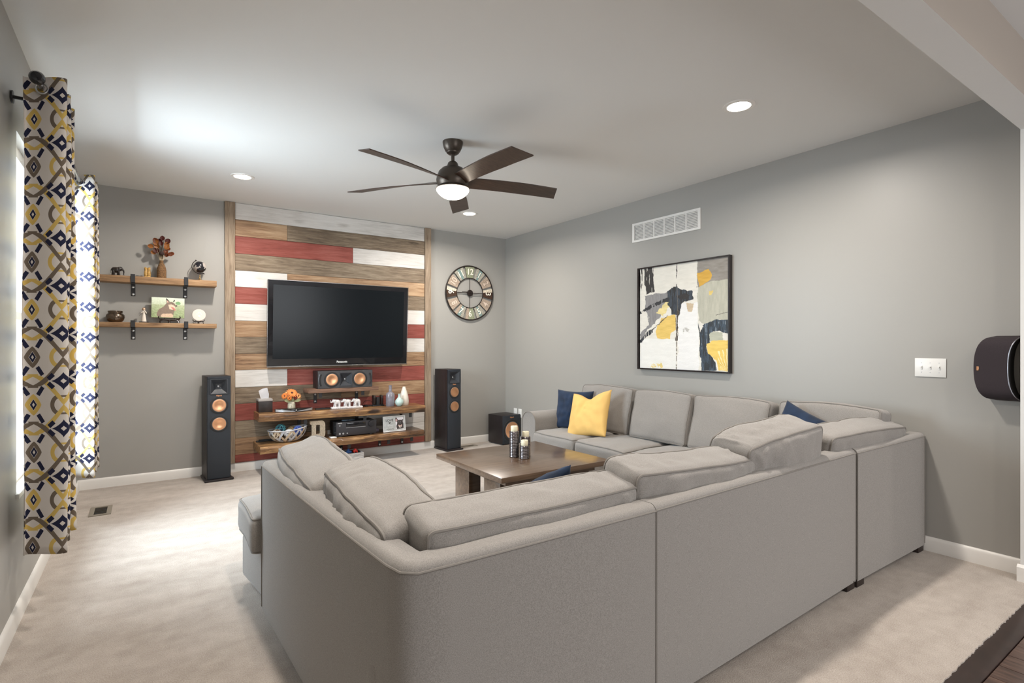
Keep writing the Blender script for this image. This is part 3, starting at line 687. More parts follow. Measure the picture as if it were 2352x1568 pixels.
# corner module: bowed corner drawn with a few points
cor = [(-3.612, -3.30), (-3.590, -3.9), (-3.562, -4.5), (-3.548, -4.74), (-3.536, -4.805), (-3.50, -4.836), (-3.40, -4.838), (-2.602, -4.836)]
panel(cor, .035, .74, .105, 1)
panel([(-2.597, -4.834), (-.945, -4.776)], .035, .74, .105, 1)
panel([(-.938, -4.782), (-.014, -4.782)], .035, .74, .105, 1)
panel([(-.016, -4.675), (-.016, -1.66)], .035, .74, .13, 1)
def base(lo, hi, name='seat_base'):
    bm = B(); box(bm, lo, hi, .02, 3); return obj(name, bm, M_sofa, sofa)
base((-3.50, -4.73, .04), (-2.61, -3.93, .285)); base((-2.59, -4.73, .04), (-.95, -3.92, .285)); base((-.93, -4.67, .04), (-.15, -3.74, .285))
base((-.885, -3.735, .04), (-.15, -1.87, .275))
# chaise end on the left
bm = B(); box(bm, (-3.615, -3.93, .035), (-2.83, -2.84, .285), .03, 3)
for v in bm.verts:
    if v.co.y > -3.28 and v.co.x < -3.5: v.co.x -= .022
    if v.co.y < -3.30 and v.co.x < -3.5: v.co.x += .10
obj('seat_base', bm, M_sofa, sofa)
cushion('seat_cushion', sofa, (.86, .185, .47), T(-3.232, -3.055, .375) @ RX(-PI/2), 3, .08, .045, .006, n=18)
cushion('seat_cushion', sofa, (.69, .185, .60), T(-3.147, -3.60, .375) @ RX(-PI/2), 4, .05, .06, .005, n=14)
for i, (x0, x1) in enumerate(((-2.60, -1.78), (-1.77, -.95))): cushion('seat_cushion', sofa, (x1-x0, .18, .84), T((x0+x1)/2, -4.31, .372) @ RX(-PI/2), 5+i, .06, .06, .006, n=14)
cushion('seat_cushion', sofa, (.92, .18, .78), T(-3.10, -4.32, .370) @ RX(-PI/2), 15, .05, .06, .006, n=12)
cushion('seat_cushion', sofa, (.80, .18, .92), T(-.52, -4.21, .368) @ RX(-PI/2), 7, .06, .06, .006, n=14)
for i, (y0, y1) in enumerate(((-2.435, -1.83), (-3.065, -2.445), (-3.73, -3.075))):
    cushion('seat_cushion', sofa, (y1-y0, .165, .80), T(-.512, (y0+y1)/2, .358) @ RZ(-PI/2) @ RX(-PI/2), 8+i, .09, .05, .007, n=20, wr=.006, wdir=(2.2, 1, .7))
# arm at the television end
bm = B(); t = bmesh.new(); prof = [(-.11, .04), (-.11, .44)]
for i in range(13):
    a = PI-PI*i/12; prof.append((.112*math.cos(a), .515+.105*math.sin(a)))
prof += [(.11, .44), (.11, .04)]
prism(bm, [(-1.745+a, b_) for a, b_ in prof], -.885, -.03, 'X', bev=0, smooth=True); arm = obj('arm', bm, M_sofa, sofa, sharp=60)
bm = B(); tube(bm, [(-.887, -1.745+a, b_) for a, b_ in prof], .0048, 6); obj('piping', bm, M_pipe, arm)
for x, y in ((-.07, -4.74), (-.90, -4.74), (-1.00, -4.735), (-2.5, -4.75), (-3.45, -4.72), (-3.5, -3.0), (-2.90, -3.0), (-.83, -1.72), (-.08, -1.72), (-.83, -3.6)):
    bm = B(); prism(bm, [(-.042, -.042), (.042, -.042), (.042, .042), (-.042, .042)], 0.001, .045, 'Z', bev=.003); obj('leg', bm, M_dkleg, sofa, (x, y, 0))
# back cushions
def bc(x, y, z, face, size, lean, seed, roll=0, **k):
    return cushion('back_cushion', sofa, size, T(x, y, z) @ RZ(face) @ RX(-math.radians(lean)) @ RY(math.radians(roll)) @ T(0, 0, size[2]/2), seed, **k)
NEAR, FAR, LEFT = PI, -PI/2, PI/2
bc(-3.010, -4.598, .44, NEAR, (.86, .18, .374), 11, 21, bulge=.20, amp=.007, crown=.0, wr=.014, n=40, wdir=(1.3, .5, .5))
bc(-2.225, -4.590, .44, NEAR, (.80, .19, .40), 11, 22, bulge=.20, amp=.012, crown=.0, wr=.016, n=40, wdir=(1.6, .5, .5), roll=-2.5)
bc(-1.53, -4.575, .45, NEAR, (.66, .20, .445), 11, 23, bulge=.22, amp=.013, wr=.02, n=40, wdir=(1.6, .5, .5), roll=5)
bc(-.64, -4.560, .44, NEAR, (.98, .18, .395), 15, 24, bulge=.18, amp=.010, wr=.009, n=40, wdir=(1.4, .5, .5), roll=-1.5)
bc(-3.352, -3.62, .43, LEFT-.03, (.67, .20, .39), 16, 25, bulge=.28, amp=.009, wr=.012, wdir=(1.5, .4, .4), n=44, roll=-5)
bc(-3.318, -4.275, .425, LEFT-.03, (.66, .20, .40), 14, 26, bulge=.28, amp=.009, wr=.014, wdir=(1.7, .4, .4), n=44, roll=-5)
bc(-.305, -2.245, .425, FAR, (.70, .17, .45), 12, 31, bulge=.13, amp=.010, wr=.004)
bc(-.345, -2.975, .435, FAR, (.62, .20, .44), 13, 32, bulge=.14, amp=.009, wr=.003)
bc(-.345, -3.635, .435, FAR, (.66, .20, .44), 13, 33, bulge=.14, amp=.009, wr=.004)
bc(-.290, -4.33, .45, FAR, (.66, .17, .44), 8, 34, bulge=.10, amp=.008, wr=.003)
# throw pillows
def pillow(name, label, size, th, M, m, seed, dent=0.0, group=None):
    hx = hz = size/2; t = bmesh.new(); n = 34; g = {}
    for side in (1, -1):
        for i in range(n+1):
            for j in range(n+1):
                if side == -1 and (i in (0, n) or j in (0, n)): g[side, i, j] = g[1, i, j]; continue
                a, b_ = -1+2*i/n, -1+2*j/n
                k = (max(0, 1-a*a)*max(0, 1-b_*b_))**.42
                x = a*hx*(1-.085*(1-b_*b_)); z = b_*hz*(1-.085*(1-a*a))
                if b_ > 0: z -= dent*b_*math.exp(-(a/.45)**2)
                wv = noise.noise(Vector((a*3.2+seed, b_*3.2, side*2)))*.016 + noise.noise(Vector((a*7+seed, b_*2.5, side*3)))*.006
                if dent: wv -= dent*.5*math.exp(-((abs(a)-.30*(1-b_))/.16)**2)*max(0, b_+.4)*(1 if side == -1 else 0)
                y = side*(th/2)*k*(1+0) + wv*k*(1 if side == 1 else -1)
                g[side, i, j] = t.verts.new((x, y, z))
    for side in (1, -1):
        for i in range(n):
            for j in range(n):
                q = [g[side, i, j], g[side, i+1, j], g[side, i+1, j+1], g[side, i, j+1]]
                t.faces.new(q if side == -1 else q[::-1])
    bmesh.ops.recalc_face_normals(t, faces=t.faces)
    bm = B(); merge(bm, t, M @ T(0, 0, hz), 0, True); o = obj(name, bm, m, sharp=180)
    return tag(o, label, 'pillow', group)
pillow('throw_pillow', 'navy velvet throw pillow leaning behind the yellow one', .405, .15, T(-.53, -1.99, .435) @ RZ(FAR+.42) @ RX(-math.radians(14)), M_navy, 1)
pillow('throw_pillow', 'yellow cotton throw pillow with a dented top on the far sofa seat', .46, .17, T(-.68, -2.36, .425) @ RZ(FAR+.12) @ RX(-math.radians(24)) @ RY(-.16), M_yellow, 4, dent=.06)
pillow('throw_pillow', 'navy throw pillow in the right sofa corner behind the near cushions', .42, .15, T(-.50, -4.16, .455) @ RZ(FAR+.25) @ RX(-math.radians(14)) @ RY(.42), M_navy, 7)
pillow('throw_pillow', 'navy pillow corner showing above the near back cushion below the table', .36, .12, T(-2.62, -4.20, .475) @ RZ(NEAR-.1) @ RX(-math.radians(34)) @ RY(.45), M_navy, 9)
# ------------------------------------------------------------ coffee table
tb_ = thing('coffee_table', 'square dark walnut coffee table in the middle of the sectional', 'table', (-1.71, -2.77, 0))
bm = B(); box(bm, (-.485, -.465, .405), (.485, .465, .442), .004); obj('tabletop', bm, W_table, tb_)
bm = B()
for lo, hi in (((-.40, -.385, .362), (-.385, .385, .405)), ((.385, -.385, .362), (.40, .385, .405)), ((-.385, -.385, .362), (.385, -.37, .405)), ((-.385, .37, .362), (.385, .385, .405))): box(bm, lo, hi, .001, 1)
obj('apron', bm, W_table, tb_)
for sx in (-1, 1):
    for yy in (.10, -.32):
        bm = B(); box(bm, (min(sx*.40, sx*.30), yy, .001), (max(sx*.40, sx*.30), yy+.21, .362), .003); obj('leg', bm, W_table, tb_)
bm = B(); box(bm, (-.42, -.34, .09), (.42, .36, .115), .003); obj('lower_shelf', bm, W_table, tb_)
# ------------------------------------------------------------ curtains
rod = thing('curtain_rod', 'dark metal curtain rod with ball finials over the left window', 'curtain rod', (-4.445, 0, 2.412))
bm = B(); tube(bm, [(0, -3.09, 0), (0, -1.02, 0)], .0105, 14); obj('pole', bm, MATS['smoky_chrome'] if 'smoky_chrome' in MATS else M_bronze, rod)
for yy in (-3.115, -1.00):
    bm = B(); lathe(bm, [(0, -.03), (.010, -.028), (.014, -.018), (.012, -.012), (.020, -.004), (.027, .010), (.027, .022), (.018, .036), (0, .041)], 24, M=T(0, yy, 0) @ RX(PI/2 if yy < -2 else -PI/2)); obj('finial', bm, M_blackg, rod)
for yy in (-2.84, -1.10):
    bm = B(); tube(bm, [(-.122, yy, 0), (-.02, yy, 0)], .008, 10); lathe(bm, [(0, 0), (.028, 0), (.028, .006), (0, .006)], 20, M=T(-.123, yy, 0) @ RY(PI/2)); tube(bm, [(0, yy-.010, 0), (0, yy+.010, 0)], .019, 14); obj('wall_bracket', bm, M_blackm, rod)
def curtain(label, y0, y1, folds, seed, xa=.075, flare=.0):
    t = thing('curtain', label, 'curtain', (-4.434, 0, 0), 0, 'pair of printed curtain panels')
    n = folds*22; nz = 60; zt, zb = 2.462, .385; verts = []; uvs = []; faces = []
    for j in range(nz+1):
        z = zt+(zb-zt)*j/nz; s = j/nz; arc = 0; prev = None
        for i in range(n+1):
            q = i/n*folds; ph = PI*q
            w_ = math.cos(ph); w_ = math.copysign(abs(w_)**.8, w_)
            amp = xa*(1+.10*s*math.sin(q*1.7+seed))
            x = -amp*w_ + .004*math.sin(s*9+q*2+seed)
            y = y0+(y1-y0)*i/n + .076*(w_-1) + .006*math.sin(ph*2+.6)*(1-.3*s) + .010*s*math.sin(q*2.3+seed*2) + flare*s*(1-i/n)
            if i == 0: x += .004*s
            p = (x, y)
            if prev: arc += math.hypot(p[0]-prev[0], p[1]-prev[1])
            prev = p; verts.append((x, y, z)); uvs.append((arc, 2.8-z*1.0))
    for j in range(nz):
        for i in range(n):
            a = j*(n+1)+i; faces.append((a, a+n+1, a+n+2, a+1))
    # normalise arc per row so that the print hangs straight
    ref = [uvs[i][0] for i in range(n+1)]
    me = bpy.data.meshes.new('cloth'); me.from_pydata(verts, [], faces); uv = me.uv_layers.new(name='UVMap')
    for p in me.polygons:
        p.use_smooth = True
        for li in p.loop_indices:
            vi = me.loops[li].vertex_index; uv.data[li].uv = (ref[vi % (n+1)] + .205 + seed*.02, uvs[vi][1])
    me.materials.append(M_curt); o = bpy.data.objects.new('cloth', me); COL.objects.link(o); o.parent = t
    md = o.modifiers.new('thickness', 'SOLIDIFY'); md.thickness = .0012
    for k in range(folds):
        yy = y0+(y1-y0)*(k+.5)/folds; bm = B(); tube(bm, [(.023*math.cos(a), 0, .023*math.sin(a)) for a in np.linspace(0, 2*PI, 25)[:-1]], .005, 8, True, M=T(-.008, yy-.076, 2.412) @ RZ(-.38 if k % 2 == 0 else -1.02)); obj('grommet', bm, M_bolt, t)
    return t
curtain('near curtain panel, larger in view, printed in navy, gold and taupe on cream', -2.99, -2.44, 6, 0)
curtain('far backlit curtain panel beside the wall shelves, same navy and gold print', -1.365, -.92, 5, 1)
# ------------------------------------------------------------ framed painting
art = thing('framed_painting', 'square abstract painting in black floater frame on the right wall', 'painting', (0, -2.9245, 1.053))
def paint(U, V):
    k = 990/850.; t_ = U/(U+(1-U)*k)                      # undo the reference's foreshortening
    X = 145+757*t_; top = 590-110*t_; Y = top+V*(850+140*t_)
    jx = (fbm(U*40, V*12)-.5)*26; jy = (fbm(U*14+50, V*34+9)-.5)*26
    X0_, Y0_ = X, Y; X = X+jx; Y = Y+jy
    rgb = np.zeros(U.shape+(3,)); 
    def put(mask, c, tex=10, dirv=0):
        nonlocal rgb
        g = (fbm(U*(60 if dirv else 14), V*(14 if dirv else 60))-.5)*2*tex
        rgb = np.where(mask[..., None], np.array(c)[None, None]+g[..., None], rgb)
    put(X > -999, (222, 218, 208), 8)
    put(inpoly(X, Y, [(150, 1190), (460, 1190), (460, 1460), (140, 1460)]), (228, 227, 222), 5)
    put(inpoly(X, Y, [(475, 890), (640, 870), (655, 1460), (465, 1460), (478, 1010)]), (230, 229, 227), 6)
    put(inpoly(X, Y, [(190, 815), (390, 790), (425, 850), (330, 990), (215, 1110), (150, 1215), (140, 1150), (222, 1070), (215, 980), (190, 950)]), (134, 132, 132), 14, 1)
    put(inpoly(X, Y, [(640, 500), (920, 460), (920, 685), (760, 695), (640, 745)]), (140, 134, 126), 14)
    put(inpoly(X, Y, [(640, 745), (760, 695), (920, 672), (920, 1040), (830, 1020), (700, 1065), (652, 1030)]), (178, 176, 160), 12, 1)
    put(inpoly(X, Y, [(640, 625), (740, 590), (768, 645), (745, 690), (655, 742)]), (206, 160, 56), 12)
    put(inpoly(X, Y, [(330, 1015), (455, 968), (460, 1110), (415, 1140), (400, 1190), (300, 1185), (280, 1125)]), (222, 188, 100), 12)
    put(inpoly(X, Y, [(285, 965), (385, 845), (405, 905), (345, 995)]), (222, 204, 142), 16)
    put(inpoly(X, Y, [(735, 775), (770, 770), (760, 815), (738, 815)]), (216, 190, 110), 10)
    put(inpoly(X, Y, [(545, 880), (605, 880), (590, 960), (560, 960)]), (198, 178, 150), 10)
    blk = (34, 30, 29)
    st = fbm(U*90, V*9)
    put(inpoly(X, Y, [(188, 575), (268, 560), (262, 700), (272, 780), (200, 805), (192, 740), (180, 690)]) & (st > .30), blk, 10, 1)
    put(inpoly(X, Y, [(140, 590), (163, 590), (160, 770), (140, 770)]) & (st > .42), (50, 44, 42), 10, 1)
    nv = (44, 52, 62)
    m = inpoly(X, Y, [(385, 785), (440, 745), (600, 775), (608, 845), (560, 858), (505, 885), (485, 985), (420, 975), (385, 885)])
    put(m, nv, 26, 1); put(m & (st > .56), (26, 24, 24), 8, 1)
    put(inpoly(X, Y, [(455, 820), (520, 795), (570, 815), (565, 850), (500, 850)]), (30, 24, 22), 8)
    d = np.minimum(seg_d(X, Y, (150, 968), (250, 905)), seg_d(X, Y, (250, 905), (390, 850)))
    put((d < 13) & (fbm(U*50+3, V*20) > .38), (38, 38, 42), 14)
    d = seg_d(X, Y, (148, 1215), (240, 1125)); put((d < 14) & (st > .36), (40, 42, 48), 14)
    d = seg_d(X, Y, (240, 1125), (390, 985)); put(d < 3.5, (70, 66, 60), 8)
    d = np.minimum(seg_d(X, Y, (460, 540), (462, 745)), 999); put((d < 6) & (st > .40), blk, 8)
    d = seg_d(X, Y, (472, 950), (462, 1200)); put((d < 9) & (st > .36), (62, 50, 38), 16)
    d = seg_d(X0_+jx*.3, Y, (463, 1200), (460, 1450)); put((d < 3.2) & (fbm(U*8, V*60) > .40), (120, 112, 100), 14)
    d = seg_d(X0_+jx*.2, Y, (468, 745), (470, 950)); put(d < 2.2, (90, 84, 78), 10)
    a = inpoly(X, Y, [(650, 1030), (665, 1130), (700, 1062), (800, 1022), (920, 1025), (920, 1150), (870, 1140), (830, 1118), (770, 1122), (745, 1165), (748, 1222), (718, 1250), (730, 1300), (790, 1375), (806, 1465), (672, 1465), (655, 1200)])
    put(a, (52, 66, 80), 34, 1); put(a & (st > .52), (30, 36, 42), 12, 1); put(a & (st < .26), (150, 160, 168), 20, 1)
    put(inpoly(X, Y, [(745, 1150), (780, 1120), (850, 1130), (862, 1200), (745, 1215)]), (176, 176, 158), 10)
    put(inpoly(X, Y, [(722, 1235), (780, 1205), (920, 1190), (920, 1470), (830, 1465), (800, 1375), (732, 1310)]), (228, 194, 96), 14)
    rad = np.sin(np.arctan2(Y-1480, X-900)*34)
    put(inpoly(X, Y, [(800, 1300), (920, 1260), (920, 1470), (840, 1465)]) & (rad > .6), (240, 224, 170), 8)
    put((np.hypot((X-540)/30, (Y-1122)/26) < 1) & (fbm(U*60, V*60) > .45), (186, 184, 178), 6)
    put(inpoly(X, Y, [(200, 1425), (345, 1380), (340, 1460), (190, 1460)]) & (fbm(U*60+7, V*60) > .52), (222, 200, 130), 10)
    d = seg_d(X0_, Y0_+jy*.3, (800, 985), (905, 955)); put(d < 2.5, (96, 92, 84), 8)
    return rgb
picture('canvas', .972, .972, 360, 360, paint, M_paint, art, T(-.026, 0, .014) @ RZ(-PI/2))
bm = B(); S = .5085
for lo, hi in (((-.042, -S, 0), (-.001, -S+.015, .998)), ((-.042, S-.015, 0), (-.001, S, .998)), ((-.042, -S+.015, 0), (-.001, S-.015, .013)), ((-.042, -S+.015, .985), (-.001, S-.015, .998))): box(bm, lo, hi, .0008, 1)
obj('frame', bm, mat('black_lacquer_frame', (.014, .010, .010), .25), art)
bm = B(); box(bm, (-.0255, -.486, .013), (-.004, .486, .985)); obj('stretcher', bm, M_trimw, art)
# ------------------------------------------------------------ clock
ck = thing('wall_clock', 'large round open frame clock with painted wood numeral panels', 'clock', (-.576, 0, 1.966))
R_, r_ = .352, .196
dark = mat('dark_clock_iron', (.022, .014, .011), .5, metal=.4)
for rr, tr, nm in ((R_, .0085, 'outer_rim'), (r_, .006, 'inner_ring')):
    bm = B(); tube(bm, [(rr*math.cos(a), -.022, rr*math.sin(a)) for a in np.linspace(0, 2*PI, 73)[:-1]], tr, 8, True); obj(nm, bm, dark, ck)
bm = B()
for a in range(4): a = a*PI/2; tube(bm, [(.03*math.cos(a), -.02, .03*math.sin(a)), (r_*math.cos(a), -.02, r_*math.sin(a))], .0048, 6)
obj('cross_bars', bm, dark, ck)
def distress(name, c, c2, s=130):
    m, nt, b = newmat(name); tc = nt.nodes.new('ShaderNodeTexCoord'); n = nt.nodes.new('ShaderNodeTexNoise'); n.inputs['Scale'].default_value = s; n.inputs['Detail'].default_value = 6
    nt.links.new(tc.outputs['Object'], n.inputs['Vector']); r = nt.nodes.new('ShaderNodeValToRGB'); r.color_ramp.elements[0].position = .36; r.color_ramp.elements[0].color = (*c2, 1); r.color_ramp.elements[1].position = .50; r.color_ramp.elements[1].color = (*c, 1)
    nt.links.new(n.outputs['Fac'], r.inputs[0]); nt.links.new(r.outputs[0], b.inputs['Base Color']); b.inputs['Roughness'].default_value = .8
    return m
D = {'g': distress('distressed_green', srgb(146, 152, 126), srgb(106, 104, 84)), 't': distress('distressed_teal', srgb(124, 152, 150), srgb(108, 100, 88)), 'n': distress('distressed_tan', srgb(172, 156, 140), srgb(134, 112, 94)),
     'w': distress('distressed_cream', srgb(226, 216, 196), srgb(120, 96, 70)), 'b': distress('distressed_rust', srgb(70, 46, 30), srgb(20, 14, 12)), 'v': distress('distressed_grey', srgb(170, 168, 156), srgb(110, 96, 80))}
cols = {12: 'ggg', 1: 'vtv', 2: 'nnn', 3: 'wbb', 4: 'nnn', 5: 'vtv', 6: 'ggn', 7: 'vtn', 8: 'nnn', 9: 'bbw', 10: 'nnn', 11: 'vtv'}
M_num = mat('cream_numeral', srgb(240, 234, 220), .6); M_numf = mat('faded_numeral', srgb(214, 196, 180), .7)
for hnum in range(1, 13):
    am = PI/2-hnum*PI/6; half = math.radians(12.2); pn = None
    for j in range(3):
        a0 = am+half-j*(2*half/3); a1 = a0-2*half/3+.006; N = 5
        poly = [(R_*.972*math.cos(a0+(a1-a0)*i/N), R_*.972*math.sin(a0+(a1-a0)*i/N)) for i in range(N+1)] + [(r_*1.02*math.cos(a1+(a0-a1)*i/N), r_*1.02*math.sin(a1+(a0-a1)*i/N)) for i in range(N+1)]
        bm = B(); prism(bm, poly, -.026+.001*j, -.016, 'Y'); o = obj('numeral_panel', bm, D[cols[hnum][j]], ck)
        if j == 1: pn = o
    rm = (R_+r_)/2; ang = am-PI/2 if hnum in (9, 10, 11, 12, 1, 2, 3) else am+PI/2
    bm = B(); text_bm(bm, str(hnum), .112, .0008, T(rm*math.cos(am), -.0275, rm*math.sin(am)) @ RY(-ang) @ FACE_MY, sx=.86, bold=.0015)
    obj('numeral', bm, M_numf if hnum in (2, 4, 8, 10) else M_num, pn)
bm = B(); lathe(bm, [(0, 0), (.042, 0), (.042, .012), (.036, .018), (0, .020)], 32, M=T(0, -.016, 0) @ RX(PI/2)); obj('hub', bm, dark, ck)
bm = B(); ball(bm, (.004, -.040, 0), .010); prism(bm, [(.02, .006), (-.04, .012), (-.125, .018), (-.128, .010), (-.04, .002), (.02, -.004)], -.040, -.038, 'Y'); obj('hour_hand', bm, dark, ck)
bm = B(); prism(bm, [(-.03, -.004), (.06, -.007), (.185, -.002), (.185, .003), (.06, .003), (-.03, .004)], -.0425, -.0405, 'Y'); obj('minute_hand', bm, dark, ck)
# ------------------------------------------------------------ figurine helpers
def elephant(bm, M, mi=0, s=1.0, trunk_up=False):
    """about 1 long, 1 high at s=1, facing +x"""
    K = M @ Matrix.Scale(s, 4)
    ball(bm, (0, 0, .60), .30, K, mi, 3, (1.25, .82, .98)); ball(bm, (-.16, 0, .62), .27, K, mi, 2, (1, .85, 1)); ball(bm, (.36, 0, .74), .20, K, mi, 3, (1, .85, 1.1))
    for x, y, r in ((-.24, .13, .095), (-.24, -.13, .095), (.20, .12, .09), (.20, -.12, .09)): tube(bm, [(x, y, .55), (x+(.05 if y < 0 else -.05), y, .25), (x+(.08 if y < 0 else -.06), y, 0.0)], [r*1.35, r, r*1.1], 10, M=K, mi=mi)
    tr = [(.48, 0, .74), (.60, 0, .60), (.64, 0, .38), (.62, 0, .20), (.66, 0, .10)] if not trunk_up else [(.46, 0, .72), (.60, 0, .60), (.70, 0, .60), (.74, 0, .72), (.70, 0, .84)]
    tube(bm, tr, [.11, .085, .062, .048, .040], 10, M=K, mi=mi)
    for sy in (-1, 1):
        ball(bm, (.24, sy*.19, .72), .17, K, mi, 2, (.85, .22, 1.15))
        tube(bm, [(.50, sy*.08, .62), (.62, sy*.10, .54), (.70, sy*.10, .56)], [.025, .02, .008], 6, M=K, mi=mi)
    tube(bm, [(-.40, 0, .66), (-.48, 0, .45), (-.47, 0, .28)], [.03, .018, .025], 6, M=K, mi=mi)
ZS, ZT = 1.9165, 1.4975
M_ebony = mat('dark_carved_stone', (.020, .014, .012), .3, var=(60, .6), bump=(60, .4, .002))
bm = B(); elephant(bm, T(-4.292, -.09, ZS), s=.088); tag(obj('elephant_figurine', bm, M_ebony), 'small black elephant figurine at the left end of the upper wall shelf', 'figurine')
# pair of carved owls
bm = B(); mg = mat('gold_carved_soapstone', (.42, .25, .07), .45, var=(70, .5), bump=(80, .6, .003))
box(bm, (-.025, -.018, 0), (.025, .018, .012), .003)
for sx in (-1, 1):
    lathe(bm, [(0, .008), (.013, .010), (.0155, .03), (.014, .055), (.0105, .062), (.0125, .075), (.012, .088), (.004, .095), (0, .095)], 14, M=T(sx*.012, 0, 0)); tube(bm, [(sx*.02, 0, .09), (sx*.021, 0, .099)], [.004, .001], 6)
    for q in (-1, 1): ball(bm, (sx*.012+q*.005, -.012, .080), .0035, sub=2)
tag(obj('owl_figurine', bm, mg, loc=(-4.059, -.09, ZS)), 'small carved golden owl pair between the elephant and the twine vase', 'figurine')
# twine bottle vase with dried bouquet
bm = B(); prof = [(0, 0), (.036, 0), (.038, .01), (.038, .075), (.034, .10), (.024, .128), (.0155, .145), (.015, .168), (.011, .169), (.010, .14)]
pr = []
for (a, za), (b_, zb) in zip(prof[:8], prof[1:9]):
    k = max(1, int(abs(zb-za)/.003))
    for i in range(k): pr.append((a+(b_-a)*i/k + (.0009 if (len(pr) % 2) else 0) if a > .001 else a, za+(zb-za)*i/k))
lathe(bm, pr+prof[8:], 28); tag(obj('bottle_vase', bm, mat('brown_twine_wrap', (.16, .085, .035), .9, var=(160, .6), bump=(250, .8, .002)), loc=(-3.949, -.09, ZS)), 'brown twine wrapped bottle vase on the upper wall shelf', 'vase')
bq = thing('dried_bouquet', 'dried bouquet of rust and orange seed pods in the twine vase', 'flowers', (-3.949, -.09, ZS+.16))
rust = [mat('rust_leaf', (.22, .055, .015), .5), mat('amber_leaf', (.42, .16, .035), .45), mat('wine_leaf', (.10, .015, .010), .5)]
M_straw = mat('straw_stem', (.50, .40, .26), .8)
random.seed(21)
def leafpod(bm, c, d, L_, w_, curl=.2, mi=0):
    c = Vector(c); d = Vector(d).normalized(); s = d.cross(Vector((0, 1, 0))).normalized(); nrm = s.cross(d)
    t = bmesh.new(); n = 8; rws = []
    for i in range(n+1):
        q = i/n; hw = w_*math.sin(PI*(q*.92+.04))**.6
        rws.append([t.verts.new(c+d*L_*q+s*hw*k+nrm*(-abs(k)*curl*w_+curl*.5*L_*q*q)) for k in (-1, -.5, 0, .5, 1)])
    for a, b_ in zip(rws, rws[1:]):
        for k in range(4): t.faces.new((a[k], a[k+1], b_[k+1], b_[k]))
    bmesh.ops.solidify(t, geom=t.faces[:], thickness=.0008)
    merge(bm, t, None, mi, True)
pods = [(-.033, .115, 0, 1), (-.030, .100, 1, 1), (-.027, .082, 1, .95), (-.030, .062, 2, 1), (.034, .118, 2, .95), (.030, .098, 1, .9), (.028, .078, 1, .95), (.024, .06, 0, .8), (-.065, .085, 1, .85), (-.045, .058, 1, .8), (-.008, .118, 2, .8), (.004, .135, 2, .8), (-.004, .10, 2, .8), (.050, .052, 0, .8), (.030, .040, 0, .8), (.065, .062, 0, .7), (.045, .075, 0, .6)]
for x, z, c, s in pods:
    z = z*(1.45 if z > .07 else 1.2); bm = B(); dv = Vector((x*1.2, random.uniform(-.02, .005), .06)); 
    if x < -.04 or x > .048: dv = Vector((x*1.6, -.01, .03))
    leafpod(bm, (x, random.uniform(-.03, .0), z), dv, .052*s, .024*s, .35); obj('leaf', bm, rust[c], bq)
bm = B()
for i in range(16):
    a = random.uniform(-.05, .05); b_ = random.uniform(-.03, .02)
    tube(bm, [(a*.1, b_*.1, -.05), (a*.25, b_*.3, .01), (a, b_, random.uniform(.06, .13))], .0011, 5)
obj('stem', bm, M_straw, bq)
bm = B()
for i in range(46):
    a = random.uniform(-1, 1); L_ = random.uniform(.17, .26); pts = [(a*.006, 0, .02)]
    for q in (.4, .7, .9, 1): pts.append((a*.075*q**1.4+random.uniform(-.004, .004), random.uniform(-.012, .01), .02+(L_-.02)*q-abs(a)*.05*q))
    tube(bm, pts, [.0010]*4+[.0005], 3)
o = obj('grass_wisps', bm, mat('brown_wisps', (.12, .08, .045), .9), bq); o['kind'] = 'stuff'
bm = B(); ball(bm, (0, -.028, .072), .021, sub=3); obj('cone', bm, mat('dark_cone', (.035, .018, .014), .8, bump=(90, 1, .006)), bq)
# globe
gl = thing('desk_globe', 'small black and silver desk globe on a brass stand, upper wall shelf', 'globe', (-3.638, -.09, ZS))
bm = B(); lathe(bm, [(0, 0), (.034, 0), (.033, .005), (.018, .009), (.009, .018), (.005, .032), (.007, .036), (.0045, .040), (.0045, .058), (0, .058)], 28); obj('stand', bm, mat('aged_brass', (.42, .28, .13), .35, metal=.8), gl)
c = Vector((0, 0, .133))
bm = B(); ball(bm, c, .055, sub=4)
def globe_mat():
    m, nt, b = newmat('globe_map'); tc = nt.nodes.new('ShaderNodeTexCoord'); n = nt.nodes.new('ShaderNodeTexNoise'); n.inputs['Scale'].default_value = 17; n.inputs['Detail'].default_value = 6
    nt.links.new(tc.outputs['Object'], n.inputs['Vector']); r = nt.nodes.new('ShaderNodeValToRGB'); r.color_ramp.interpolation = 'CONSTANT'; r.color_ramp.elements[0].color = (.015, .015, .02, 1); r.color_ramp.elements[1].position = .52; r.color_ramp.elements[1].color = (.42, .38, .35, 1)
    nt.links.new(n.outputs['Fac'], r.inputs[0]); nt.links.new(r.outputs[0], b.inputs['Base Color']); b.inputs['Roughness'].default_value = .2; return m
obj('sphere', bm, globe_mat(), gl)
ax = math.radians(28)
bm = B(); tube(bm, [(c.x+.066*math.sin(a), 0, c.z+.066*math.cos(a)) for a in np.linspace(-ax-.02, -ax-PI+.02, 26)], .0032, 8)
for sg in (1, -1): p = (c.x-sg*math.sin(ax)*.070, 0, c.z+sg*math.cos(ax)*.070); ball(bm, p, .006, sub=2); tube(bm, [(p[0]-.008, 0, p[2]), (p[0]+.010, 0, p[2]-.003)], .0028, 6)
obj('meridian_arm', bm, mat('blackened_metal', (.05, .04, .04), .3, metal=.7), gl)
